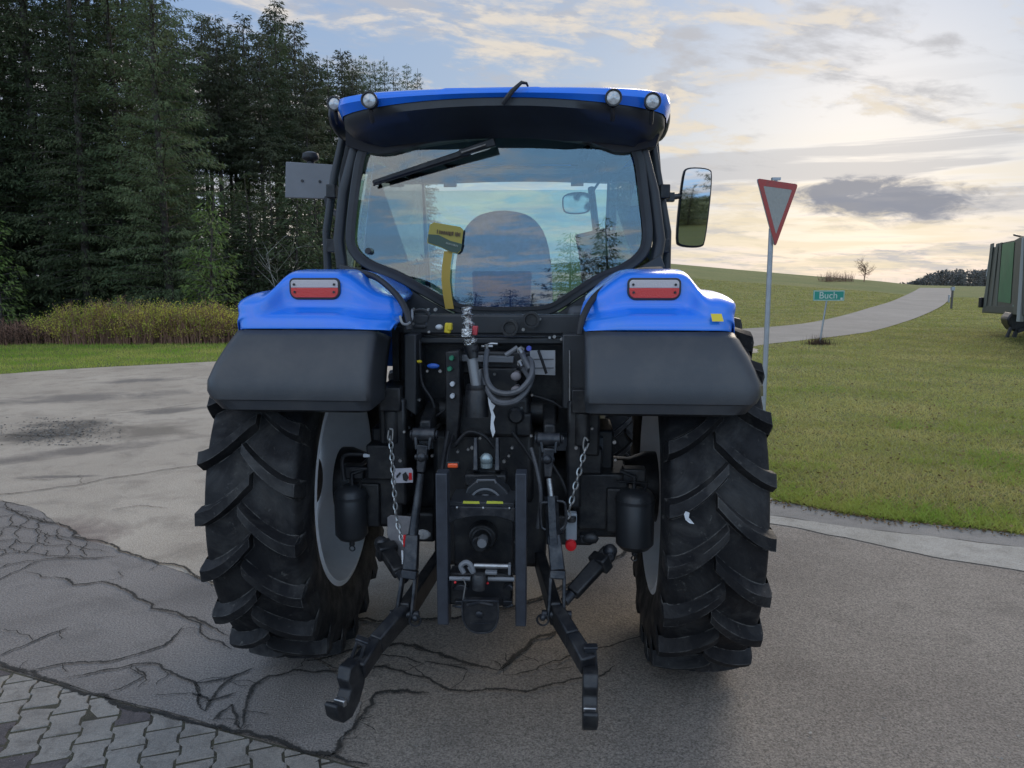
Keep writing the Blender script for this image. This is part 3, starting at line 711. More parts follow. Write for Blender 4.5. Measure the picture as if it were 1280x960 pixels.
for i, (px, d, w, h, kind) in enumerate([(-120, 21.5, 3, .9, 1), (-50, 21.8, 2.6, .8, 1), (10, 21.6, 2.2, .55, 1), (42, 21.8, 2.0, .6, 1), (80, 22.0, 2.2, .8, 0), (112, 21.8, 2.2, 1.15, 0), (146, 22.1, 2.3, 1.25, 0), (180, 21.9, 2.2, 1.1, 0), (213, 22.2, 2.2, 1.15, 0), (246, 22.0, 2.2, 1.2, 0), (280, 22.3, 2.3, 1.05, 0), (318, 22.6, 2.4, 1.0, 0), (365, 23, 2.6, .9, 0)]):
    if kind: bush((px-640)/FPX*d, d, w, h, 'low reddish brown bramble bush left of the yellow green bushes', 16, 60+i, .2, 240, V_BRAM, 'brown brambles at the forest edge')
    else: bush((px-640)/FPX*d, d, w, h*.88, 'twiggy yellow green bush with brown stems at the forest edge', 17, 60+i)
# low brushwood right along the foot of the forest, and far hedge on the skyline
for i, px in enumerate((1030, 1040, 1050, 1060)):
    p = gp(px, 352); bush(p.x, p.y, 1.6, .8+.3*(i % 2), 'small dark bush on the skyline left of the lone tree', 8, 90+i, .3, 60, V_FAR, 'small skyline bushes')

def far_wood():
    q = random.Random(4); g = np.random.default_rng(4); Vs = []; Fs = []; n = 0
    for i in range(120):
        px = q.uniform(1118, 1275); d = q.uniform(330, 390); x = (px-640)/FPX*d; t = (px-1118)/112
        top = 357-19*sst(0, .55, t)+q.uniform(-3, 4); zt = CAM_H+d*math.tan(math.atan((480-top)/FPX)-PITCH); z0 = height(x, d); h = zt-z0
        m = 260; s = g.random(m); r = h*.17*(1-s)**.7+.2; a = g.random(m)*6.283
        P = np.stack([x+np.cos(a)*r, d+np.sin(a)*r, z0+s*h*.96], 1); D = np.stack([np.cos(a)*.6, np.sin(a)*.6, -np.ones(m)*.5+g.random(m)], 1); D /= np.linalg.norm(D, axis=1)[:, None]
        V, F = diamonds(P, D, g.uniform(.8, 1.7, m), g.uniform(.4, .8, m), g); Vs.append(V); Fs.append(F+n); n += len(V)
    tag(np_mesh('far_wood', np.concatenate(Vs), np.concatenate(Fs), V_FAR), kind='stuff')
far_wood()

# ------------------------------------------------------------------ grass
def in_poly(X, Y, poly):
    ins = np.zeros(len(X), bool); n = len(poly)
    for i in range(n):
        x1, y1 = poly[i][0], poly[i][1]; x2, y2 = poly[(i+1) % n][0], poly[(i+1) % n][1]
        if y1 == y2: continue
        c = ((y1 > Y) != (y2 > Y)) & (X < (x2-x1)*(Y-y1)/(y2-y1)+x1); ins ^= c
    return ins
def blades(name, X, Y, Z, hmin, hmax, w, m, seed, lean=.5):
    g = np.random.default_rng(seed); n = len(X); H = g.uniform(hmin, hmax, n)*(.6+.8*g.random(n)**2); a = g.random(n)*6.283
    wv = w if not np.isscalar(w) else np.full(n, w); dx, dy = np.cos(a)*wv/2, np.sin(a)*wv/2; lx, ly = g.normal(size=n)*lean*H, g.normal(size=n)*lean*H
    V = np.stack([np.stack([X-dx, Y-dy, Z], 1), np.stack([X+dx, Y+dy, Z], 1), np.stack([X+lx, Y+ly, Z+H], 1)], 1).reshape(-1, 3)
    return tag(np_mesh(name, V, np.arange(3*n).reshape(n, 3), m), kind='stuff')
def grass():
    g = np.random.default_rng(77)
    n = 800000; r = 5+(g.random(n)**1.9)*65; az = g.uniform(.17, .95, n); X = r*np.sin(az); Y = r*np.cos(az)
    ok = ~in_poly(X, Y, yard_poly) & (X/Y < .78)
    er = np.array([[p[0], p[1]] for p in edge_r]); X, Y = X[ok], Y[ok]
    cl = np.sin(X*2.3+np.sin(Y*1.9)*1.7)+np.sin(Y*3.1+X*1.1)+.8*np.sin(X*7+Y*5)
    ok = g.random(len(X)) < .80+.05*cl; X, Y = X[ok], Y[ok]
    rr = np.hypot(X, Y); Z = np.array([height(a, b) if a*a+b*b > 400 else 0. for a, b in zip(X, Y)])
    # keep off the road
    rp = [(p.x, p.y) for p in spline([Vector((4.5, 15.5, 0))]+W((925, 441), (950, 432), (1010, 425), (1060, 419), (1100, 412), (1150, 396), (1180, 381)), 4)]+[tuple(p[:2]) for p in W((1138, 367), (1115, 377), (1085, 386), (1010, 404), (915, 412))]
    ok = ~in_poly(X, Y, rp); X, Y, Z, rr = X[ok], Y[ok], Z[ok], rr[ok]
    cn = np.sin(X*1.3+2*np.sin(Y*.7))*np.sin(Y*1.7+1.5*np.sin(X*.9))+.6*np.sin(X*5.1+Y*3.3)*np.sin(Y*6.3-X*2.1)
    dry = g.random(len(X)) < .17+.10*cn; hs = 1+.0*cn
    blades('grass', X[~dry], Y[~dry], Z[~dry], .018, .048, .0035+.0007*rr[~dry], V_GRS, 1, .9)
    blades('grass', X[dry], Y[dry], Z[dry]+.004, .012, .045, .0035+.0007*rr[dry], V_DRY, 6, 1.4)
    tf = (cn > .55) & (rr < 14) & (g.random(len(X)) < .5); blades('grass', X[tf], Y[tf], Z[tf], .04, .085, .006, V_GRS2, 7, .7)
    n = 130000; X = g.uniform(-24, 3, n); Y = g.uniform(14, 24.5, n); ok = ~in_poly(X, Y, yard_poly) & (X/Y > -.75) & ((X/Y < -.3) | (Y > 19)); X, Y = X[ok], Y[ok]
    blades('grass', X, Y, np.zeros(len(X)), .03, .08, np.full(len(X), .016), V_GRS2, 2, .5)
    # ragged taller tufts and clover along the edge of the lawn
    q = random.Random(3); P = []; 
    for k in range(9000):
        i = q.randint(20, len(edge_r)-60); p = edge_r[i]; d = abs(q.gauss(0, .22)); nx = edge_r[i+1]-edge_r[i-1]; nn_ = Vector((nx.y, -nx.x, 0)).normalized()
        if nn_.x < 0 and nn_.y < 0: nn_ = -nn_
        P.append((p.x+nn_.x*(d-.03), p.y+nn_.y*(d-.03)))
    P = np.array(P); ok = P[:, 1] < 14; P = P[ok]
    blades('grass', P[:, 0], P[:, 1], np.full(len(P), .004), .03, .07, .008, V_GRS2, 5, .9)
    k = 2600; i_ = g.integers(0, len(P), k); L0 = np.stack([P[i_, 0]+g.normal(size=k)*.07-.02, P[i_, 1]+g.normal(size=k)*.06-.05, np.full(k, .012)], 1); D = g.normal(size=(k, 3)); D[:, 2] = np.abs(D[:, 2])*.25; D /= np.linalg.norm(D, axis=1)[:, None]
    V, F = diamonds(L0, D, g.uniform(.012, .035, k), g.uniform(.006, .02, k), g); tag(np_mesh('edge_litter', V, F, V_LIT), kind='stuff')
    # fallen leaves
    n = 1500; r = 5.4+(g.random(n)**1.4)*14; az = g.uniform(.17, .75, n); X = r*np.sin(az); Y = r*np.cos(az); ok = ~in_poly(X, Y, yard_poly); X, Y = X[ok], Y[ok]; n = len(X)
    D = g.normal(size=(n, 3)); D[:, 2] *= .25; D /= np.linalg.norm(D, axis=1)[:, None]
    V, F = diamonds(np.stack([X, Y, np.full(n, .035)], 1), D, g.uniform(.02, .045, n), g.uniform(.015, .03, n), g)
    tag(np_mesh('fallen_leaves', V, F, V_LIT), kind='stuff')
grass()
# ------------------------------------------------------------------ tractor
TO = Vector((-.075, 3.68, 0)); TY = R(-3.8)
tractor = empty('tractor', TO, TY)
tag(tractor, 'blue farm tractor seen from behind with black rear fenders and lowered hitch arms', 'tractor')
def at(px, py, yt):
    """tractor-local point on the plane y=yt seen at a place of the photograph"""
    m = Matrix.Rotation(-TY, 3, 'Z'); o = m @ (Vector((0, 0, CAM_H))-TO); d = m @ ray(px, py)
    return o+d*((yt-o.y)/d.y)
def P(name, mb, m, parent=None, **k):
    """one object per connected cluster of the pieces collected in mb; returns the first"""
    cl = []
    for vs, fs in mb.pieces:
        lo = [min(v[i] for v in vs)-.004 for i in range(3)]; hi = [max(v[i] for v in vs)+.004 for i in range(3)]; hit = []
        for c in cl:
            if any(all(lo[i] <= h2[i] and hi[i] >= l2[i] for i in range(3)) for l2, h2 in c[0]): hit.append(c)
        new = [[(lo, hi)], [(vs, fs)]]
        for c in hit: new[0] += c[0]; new[1] = c[1]+new[1]; cl.remove(c)
        cl.append(new)
    if len(cl) <= 1 or mb.pieces == []: return mb.build(name, m, parent or tractor, **k)
    first = None
    for c in cl:
        b = MB()
        for vs, fs in c[1]: b.add(vs, fs)
        o = b.build(name, m, parent or tractor, **k); first = first or o
    return first

# dusty tyre rubber
def tyre_mat():
    m = mat('tyre_rubber', (.016, .016, .018), .62, spec=.28); nt = m.node_tree; p = nt.nodes['Principled BSDF']; L = nt.links
    tc = nt.nodes.new('ShaderNodeTexCoord')
    def noise(s, d, r=.6, dist=0.):
        n = nt.nodes.new('ShaderNodeTexNoise'); n.inputs['Scale'].default_value = s; n.inputs['Detail'].default_value = d; n.inputs['Roughness'].default_value = r; n.inputs['Distortion'].default_value = dist
        L.new(tc.outputs['Object'], n.inputs['Vector']); return n.outputs['Fac']
    def rng(v, a, b, c, d):
        n = nt.nodes.new('ShaderNodeMapRange'); L.new(v, n.inputs[0])
        for i, q in enumerate((a, b, c, d)): n.inputs[i+1].default_value = q
        return n.outputs[0]
    def mix(f, a, b):
        n = nt.nodes.new('ShaderNodeMix'); n.data_type = 'RGBA'; L.new(f, n.inputs[0])
        for k, q in ((6, a), (7, b)):
            if isinstance(q, tuple): n.inputs[k].default_value = (*q, 1)
            else: L.new(q, n.inputs[k])
        return n.outputs[2]
    c = mix(rng(noise(4.5, 8, .7, .8), .46, .72, 0, .8), (.0105, .0105, .012), (.058, .056, .053))
    c = mix(rng(noise(26, 5, .7, .3), .62, .72, 0, .6), c, (.12, .115, .105))
    geo = nt.nodes.new('ShaderNodeNewGeometry')
    bv = nt.nodes.new('ShaderNodeBevel'); bv.samples = 4; bv.inputs['Radius'].default_value = .007
    dt = nt.nodes.new('ShaderNodeVectorMath'); dt.operation = 'DOT_PRODUCT'; L.new(bv.outputs[0], dt.inputs[0]); L.new(geo.outputs['Normal'], dt.inputs[1])
    ed = nt.nodes.new('ShaderNodeMath'); ed.operation = 'MULTIPLY'; L.new(rng(dt.outputs['Value'], .985, .88, 0, 1), ed.inputs[0]); L.new(rng(noise(14, 6, .7, .2), .44, .62, 0, .8), ed.inputs[1])
    c = mix(ed.outputs[0], c, (.15, .145, .135))
    L.new(c, p.inputs['Base Color'])
    b = nt.nodes.new('ShaderNodeBump'); b.inputs['Strength'].default_value = .35; b.inputs['Distance'].default_value = .004
    L.new(noise(70, 6, .7), b.inputs['Height']); L.new(b.outputs[0], p.inputs['Normal'])
    L.new(rng(noise(9, 4), .4, .65, .50, .85), p.inputs['Roughness'])
    return m
M_TYRE = tyre_mat()

def tyre(Rt, wd, rim, lugs, lh, off, flip=1, drop=.27):
    """agricultural tyre: casing profile turned about x, curved lugs in two staggered rows"""
    mb = MB(); h = wd/2; Rc = Rt-lh; sh = Rc-.028*(h/.27)
    prof = [(-h*.80, rim), (-h*.93, rim+.03), (-h*1.04, rim+(Rc-rim)*.42), (-h*1.05, rim+(Rc-rim)*.62), (-h*1.0, sh-.055), (-h*.94, sh-.012), (-h*.8, sh+.004), (-h*.4, Rc-.006), (0, Rc)]
    prof = prof+[(-a, b) for a, b in prof[-2::-1]]
    prof = [(a, b) for a, b in spline([Vector((a, b, 0)) for a, b in prof], 3) for _ in [0]] if False else [(v.x, v.y) for v in spline([Vector((a, b, 0)) for a, b in prof], 3)]
    mb.lathe(prof, (0, 0, 0), (1, 0, 0), 96)
    mb.f = mb.f[:-2]
    def pt(u, r, ph): return Vector((u, -r*math.sin(ph), -r*math.cos(ph)))   # ph 0 = bottom, grows rearwards and up
    for k in range(lugs):
        for s in (-1, 1):
            ph0 = 2*math.pi*(k+off+(.5 if s > 0 else 0))/lugs; V = []; n = 10
            for i in range(n+1):
                t = i/n; u = s*(-.022+t*(h+.022)); ph = ph0-flip*drop*(1-(1-t)**1.55)*(wd/.54)*(.835/Rt)
                cr = Rc-.028*(abs(u)/h)**2.2*(h/.27); top = Rt-.020*(abs(u)/h)**2.4
                w1 = (.020+.006*t)/Rt*(.6+.4*Rt/.835); w2 = w1+.020/Rt
                if t == 0: top -= .008
                V += [pt(u, cr-.012, ph-w2), pt(u, top, ph-w1), pt(u, top, ph+w1), pt(u, cr-.012, ph+w2)]
            V += [pt(s*(h+.006), sh-.085, ph-w2*.9), pt(s*(h+.008), Rt-.048, ph-w1), pt(s*(h+.008), Rt-.048, ph+w1), pt(s*(h+.006), sh-.085, ph+w2*.9)]
            F = [(0, 1, 2, 3)]; m_ = n+1
            for i in range(m_):
                a = 4*i
                for j in range(3): F.append((a+j, a+j+1, a+j+5, a+j+4))
                F.append((a+3, a, a+4, a+7))
            e = 4*m_; F.append((e, e+1, e+2, e+3)); mb.add(V, F)
    return mb
def rim_mb(r, w, s, dish):
    """s = outer side; disc set towards the outside"""
    mb = MB(); h = w/2
    barrel = [(-h, r+.012), (-h-.004, r-.004), (-h+.03, r-.016), (-h+.06, r-.02), (-h+.11, r-.055), (0, r-.065), (h-.11, r-.055), (h-.06, r-.02), (h-.03, r-.016), (h+.004, r-.004), (h, r+.012)]
    inner = [(a, b-.010) for a, b in barrel[::-1]]
    mb.lathe(barrel+inner, (0, 0, 0), (1, 0, 0), 72, closed=True)
    x = s*dish
    disc = [(x+s*.0, r-.062), (x+s*.02, r-.10), (x-s*.03, r*.62), (x-s*.05, r*.40), (x-s*.055, .16), (x-s*.055, .0)]
    mb.lathe(disc, (0, 0, 0), (1, 0, 0), 48); mb.lathe([(a-s*.012, b) for a, b in disc], (0, 0, 0), (1, 0, 0), 48)
    return mb
for s in (-1, 1):
    w = rim_mb(.495, .36, s, .13).build('rear_wheel', M_RIM, tractor, loc=(s*.928, 0, .832))
    tyre(.838, .40, .49, 21, .050, .13 if s < 0 else .42).build('tyre', M_TYRE, w, smooth=32)
    hb = MB(); hb.cyl((s*.10, 0, 0), (-s*.02, 0, 0), .12, .12, 24)
    for k in range(8): a = k*math.pi/4; hb.cyl((s*.085, .155*math.cos(a), .155*math.sin(a)), (s*.045, .155*math.cos(a), .155*math.sin(a)), .015, n=6)
    hb.build('hub', M_BODY, w)
    f = rim_mb(.36, .38, s, .03).build('front_wheel', M_RIM, tractor, loc=(s*.80, 2.42, .61))
    tyre(.612, .42, .36, 20, .035, .2).build('tyre', M_TYRE, f, smooth=32)

# paper scrap stuck to the right tyre and a chalk mark on the left one
sc = MB(); a = at(860, 640, -.845); b = at(868, 655, -.848)
sc.add([at(857, 639, -.852), at(862, 641, -.855), at(861, 647, -.856), at(868, 655, -.852), at(862, 654, -.857), at(857, 650, -.856), at(855, 643, -.853)], [(0, 1, 2, 6), (6, 2, 3, 4, 5)])
P('paper_scrap', sc, M_WHITE, smooth=0)

# ------------------------------------------------------------------ fenders
def fender(s):
    # stations from the rear lip over the top to the front: y, z, inner x, outer x
    st = [(-.812, 1.322, .43, .955), (-.850, 1.336, .405, 1.000), (-.858, 1.372, .40, 1.030), (-.866, 1.376, .40, 1.034), (-.868, 1.41, .40, 1.046), (-.860, 1.45, .40, 1.046), (-.838, 1.51, .40, 1.024), (-.808, 1.565, .40, .998), (-.772, 1.610, .40, .976), (-.750, 1.632, .40, .966)]
    n = 26
    def section(y, z, xi, xo, nrm, ro, ri, wrap, shoulder=0., dome=0.):
        """points from the inner wall round the inner corner, across, and round the outer corner"""
        pts = []; ny, nz = nrm
        for k in range(5):
            t = 1-k/4; pts.append((xi-.0*t+.015*t, wrap*t+ri))
        for k in range(1, 6):
            a = math.pi/2*k/6; pts.append((xi+.015*0+ri*(1-math.cos(a)), ri*(1-math.sin(a))))
        m = 14
        for k in range(m+1):
            t = k/m; x = xi+ri+(xo-ro-xi-ri)*t; pts.append((x, 0.))
        for k in range(1, 8):
            a = math.pi/2*k/7; pts.append((xo-ro+ro*math.sin(a), ro*(1-math.cos(a))))
        pts.append((xo+.012, ro+.08)); pts.append((xo+(.088 if wrap > .2 else .006), ro+(.30 if wrap > .2 else .10)))
        out = []
        for x, d in pts:
            dd = d
            if shoulder: dd += shoulder*sst(xo-.22, xo-.145, x)
            if dome: dd += dome*(1-sst(xi, xi+.16, x))
            out.append(Vector((s*x, y-ny*dd, z-nz*dd)))
        return out
    mb = MB(); rows = []
    for i, (y, z, xi, xo) in enumerate(st):
        rows.append(section(y, z, xi, xo, (-1, .15 if i > 3 else 0), .06, .035, .30))
    k = len(rows[0])
    for r in rows: mb.v += [tuple(p) for p in r]
    for i in range(len(rows)-1):
        for j in range(k-1): mb.f.append((i*k+j, i*k+j+1, (i+1)*k+j+1, (i+1)*k+j))
    blk = mb.build('fender', M_FENDER, tractor, smooth=50)
    so = blk.modifiers.new('solid', 'SOLIDIFY'); so.thickness = .008; so.offset = -1
    # blue upper shell
    up = [(-.746, 1.636, .395, .960, -1, .2), (-.738, 1.664, .385, .962, -1, .3), (-.722, 1.686, .38, .965, -1, .7), (-.690, 1.700, .38, .965, -.6, 1), (-.655, 1.710, .38, .97, -.5, 1), (-.641, 1.728, .38, .97, -1, .4), (-.637, 1.757, .385, .98, -1, .1),
          (-.634, 1.79, .39, .98, -1, .05), (-.626, 1.825, .395, .975, -1, .3), (-.600, 1.850, .40, .975, -.7, 1), (-.54, 1.864, .40, .97, -.2, 1), (-.44, 1.870, .40, .97, 0, 1), (-.25, 1.872, .42, .97, 0, 1), (0, 1.865, .46, .97, .05, 1), (.3, 1.82, .48, .97, .25, 1), (.55, 1.72, .48, .96, .6, 1), (.78, 1.52, .48, .96, .9, .6), (.88, 1.3, .48, .96, 1, .2)]
    mb = MB(); rows = []
    for y, z, xi, xo, ny, nz in up:
        xi -= .045 if s < 0 else -.005; l = math.hypot(ny, nz); r_ = section(y, z, xi, xo, (ny/l, nz/l), .07, .05, .04)
        for p in r_:
            ax_ = abs(p.x)
            p.y += sst(.800, .850, ax_)*max(0, 1-max(0, z-1.80)/.06)*min(0, (-.742+(z-1.64)*.22)-y)*(1 if y < -.59 else 0)
            if p.z > 1.655 and y < .3:
                f_ = (1-.40*sst(.795, .865, ax_))*(1-.45*(1-sst(.40, .58, ax_))); p.z = 1.655+(p.z-1.655)*f_
                p.y += .05*(1-sst(.36, .50, ax_))
        rows.append(r_)
    k = len(rows[0])
    for r in rows: mb.v += [tuple(p) for p in r]
    for i in range(len(rows)-1):
        for j in range(k-1): mb.f.append((i*k+j, i*k+j+1, (i+1)*k+j+1, (i+1)*k+j))
    shl = mb.build('fender_shell', M_BLUE, tractor, smooth=60)
    so = shl.modifiers.new('solid', 'SOLIDIFY'); so.thickness = .006; so.offset = -1
    sb = shl.modifiers.new('sub', 'SUBSURF'); sb.levels = 1; sb.render_levels = 2
    # raised rim round the lamp recess: rounded panel
    cx = .668; cz = 1.790; w, h = .206, .086; y0 = -.638
    def rr(w, h, r, y, cut=.25, n=6):
        o = []
        for (sx, sz) in ((1, 1), (-1, 1), (-1, -1), (1, -1)):
            rr_ = r if sz > 0 else r*1.7
            for i in range(n+1):
                a = {(1, 1): 0, (-1, 1): 90, (-1, -1): 180, (1, -1): 270}[(sx, sz)]+90*i/n
                o.append(Vector((s*cx+sx*(w/2-rr_)+rr_*math.cos(R(a)), y, cz+sz*(h/2-rr_)+rr_*math.sin(R(a)))))
        return o
    lamp = MB(); lamp.prism(rr(w, h, .02, y0-.007), (0, .01, 0)); tl = P('tail_light', lamp, M_BLK, tractor, bevel=.003)
    def half(lo, hi, w2):
        p = rr(w-.016, h-.016, .014, y0-.012); zs = cz+(h-.016)/2
        q = []
        m_ = cz+.004
        pts = [v for v in p]
        o = []
        for i in range(len(pts)):
            a, b = pts[i], pts[(i+1) % len(pts)]
            ia = (a.z >= m_) if lo else (a.z <= m_); ib = (b.z >= m_) if lo else (b.z <= m_)
            if ia: o.append(a)
            if ia != ib: o.append(a.lerp(b, (m_-a.z)/(b.z-a.z)))
        return o
    P('clear_lens', MB().prism(half(True, 0, 0), (0, .008, 0)), M_LCLR, tl, bevel=.002)
    P('red_lens', MB().prism(half(False, 0, 0), (0, .008, 0)), M_LRED, tl, bevel=.002)
    sw = MB()
    for dx in (-1, 1):
        sw.cyl((s*cx+dx*(w/2-.022), y0-.012, cz+h/2-.026), (s*cx+dx*(w/2-.022), y0-.016, cz+h/2-.026), .005, n=8); sw.cyl((s*cx+dx*(w/2-.024), y0-.012, cz-h/2+.03), (s*cx+dx*(w/2-.024), y0-.016, cz-h/2+.03), .005, n=8)
    P('lens_screw', sw, M_BODY, tl)
    # black rubber seal between shell and cab
    sq = ((512, 412, -.70), (509, 392, -.68), (495, 368, -.58), (466, 345, -.45), (430, 338, -.20)) if s < 0 else ((724, 418, -.70), (729, 396, -.68), (748, 366, -.58), (790, 341, -.45), (826, 337, -.20))
    seal = MB(); seal.tube(spline([at(*q) for q in sq], 5), .013, 8); P('fender_seal', seal, M_RUB)
    # switch recess on the outer cheek
    sp = MB(); sp.cyl((s*.93, -.60, 1.690), (s*.978, -.61, 1.690), .017, n=16); sp.cyl((s*.93, -.53, 1.665), (s*.980, -.54, 1.665), .014, n=16); P('fender_switch', sp, M_BODY)
    return blk
fender(-1); fender(1)
st = MB(); st.add([(.872, -.757, 1.672), (.914, -.756, 1.672), (.908, -.742, 1.700), (.868, -.742, 1.700)], [(0, 1, 2, 3)])
P('warning_sticker', st, M_YEL, smooth=0)

# ------------------------------------------------------------------ cab
CY = .08     # plane of the rear window
win_px = [(455, 186), (470, 176), (520, 170), (625, 166), (730, 170), (780, 178), (795, 190), (801, 240), (808, 297), (800, 318), (775, 335), (748, 344), (715, 366), (690, 383), (672, 386), (630, 387), (588, 386), (565, 380), (530, 360), (495, 340), (460, 328), (443, 312), (440, 296), (446, 240)]
win = [at(x, y, CY) for x, y in win_px]
win = chaikin(win, 2)
ctr = sum(win, Vector())/len(win)
def grow(poly, d, y=None):
    n = len(poly); o = []
    for i in range(n):
        t = (poly[(i+1) % n]-poly[i-1]).normalized(); nn_ = Vector((t.z, 0, -t.x))
        if (poly[i]-ctr).dot(nn_) < 0 and False: nn_ = -nn_
        p = poly[i]+nn_*d
        if (p-ctr).length < (poly[i]-ctr).length and d > 0 or (p-ctr).length > (poly[i]-ctr).length and d < 0: p = poly[i]-nn_*d
        if y is not None: p = Vector((p.x, y, p.z))
        o.append(p)
    return o
cab = MB(); cab.ring(grow(win, .038), win, (0, .035, 0)); cabf = P('rear_window_frame', cab, M_BLK, bevel=.006)
g = MB(); g.ring(grow(win, .006), grow(win, -.012), (0, -.012, 0)); P('window_seal', g, M_RUB, cabf)
g = MB(); g.prism([p+Vector((0, .006+(p.z-1.7)*.022, 0)) for p in grow(win, .008)], (0, .005, 0)); P('rear_window', g, M_GLASS, smooth=0)
k = MB(); p = at(461, 314, CY); k.cyl(p+Vector((0, -.02, 0)), p+Vector((0, .03, 0)), .016); p = at(583, 172, CY); k.cyl(p+Vector((0, -.02, 0)), p+Vector((0, .03, 0)), .010); P('window_hinge_knob', k, M_BLK, bevel=.004)
# structural panels below and beside the window
def panel(pxs, y, off, m, name, bevel=.006, parent=None, smooth=None):
    return P(name, MB().prism([at(x, yy, y) for x, yy in pxs], (0, off, 0)), m, parent, bevel=bevel, smooth=smooth)
panel([(424, 330), (448, 336), (500, 352), (530, 372), (566, 392), (590, 398), (672, 398), (700, 390), (722, 374), (752, 356), (800, 334), (826, 318), (832, 335), (790, 345), (752, 372), (740, 412), (738, 424), (496, 424), (498, 395), (490, 370), (455, 346), (425, 342)], CY+.012, .05, M_BLK, 'cab_rear_panel')
# pillars
for s, rows in ((-1, ([(447, 178), (430, 240), (424, 300), (428, 335)], [(432, 158), (418, 220), (408, 290), (410, 340)])), (1, ([(800, 178), (816, 240), (824, 300), (818, 335)], [(812, 160), (822, 220), (834, 290), (833, 340)]))):
    pl = MB(); pl.tube([at(x, y, CY+.05) for x, y in rows[0]], .030, 12); P('cab_pillar', pl, M_BLK)
    pl = MB(); a = [at(x, y, CY+.35) for x, y in rows[1]]; pl.tube(a, [.022]*4, 12); P('grab_rail', pl, M_BLK)
    pl = MB(); pl.bar(at(rows[1][0][0], 150, .55), (s*.88, .55, 1.55), .07, .07); pl.bar((s*.62, 1.45, 2.45), (s*.60, 1.62, 1.5), .05, .06); P('cab_door_pillar', pl, M_BLK, bevel=.01)
    sg = MB(); sg.prism([(s*.70, CY+.09, 2.42), (s*.72, .52, 2.48), (s*.88, .52, 1.55), (s*.80, CY+.09, 1.85)], (s*.005, 0, 0)); P('side_window', sg, M_GLASS2, smooth=0)
    sg = MB(); sg.prism([(s*.72, .60, 2.46), (s*.60, 1.45, 2.43), (s*.60, 1.58, 1.55), (s*.88, .60, 1.35)], (s*.005, 0, 0)); P('door_window', sg, M_GLASS2, smooth=0)
    lo = MB(); lo.prism([(s*.42, -.25, 1.62), (s*.48, .9, 1.35), (s*.60, 1.6, 1.45), (s*.60, 1.6, .95), (s*.42, -.25, .95)], (s*.03, 0, 0)); P('cab_side_panel', lo, M_BODY)
    # hinge brackets seen beside the frame
    hb = MB()
    for y0, y1 in ((232, 250), (300, 330)):
        a = at(836 if s > 0 else 410, y0, CY+.30); hb.box(a+Vector((-s*.02, 0, -.03)), (.05, .05, .07))
    P('door_hinge', hb, M_BODY, bevel=.005)
fl = MB(); fl.box((0, .6, 1.10), (1.0, 1.8, .06)); P('cab_floor', fl, M_INT)
fw = MB(); fw.box((0, 1.6, 1.30), (1.10, .05, .5)); P('cab_front_wall', fw, M_INT)
# windscreen with upper cross bar
ws = MB(); ws.prism([(-.59, 1.60, 1.50), (.59, 1.60, 1.50), (.60, 1.46, 2.40), (-.60, 1.46, 2.40)], (0, .005, 0)); P('windscreen', ws, M_GLASS2, smooth=0)
cb = MB(); cb.bar((-.62, 1.45, 2.435), (.62, 1.45, 2.435), .05, .05); cb.bar((-.42, 1.38, 2.62), (-.42, 1.42, 2.42), .08, .05); cb.bar((.40, 1.38, 2.62), (.40, 1.42, 2.42), .08, .05); cb.box((-.53, 1.42, 2.54), (.16, .06, .2)); cb.box((.53, 1.42, 2.54), (.16, .06, .2)); P('windscreen_cross_bar', cb, M_BLK)

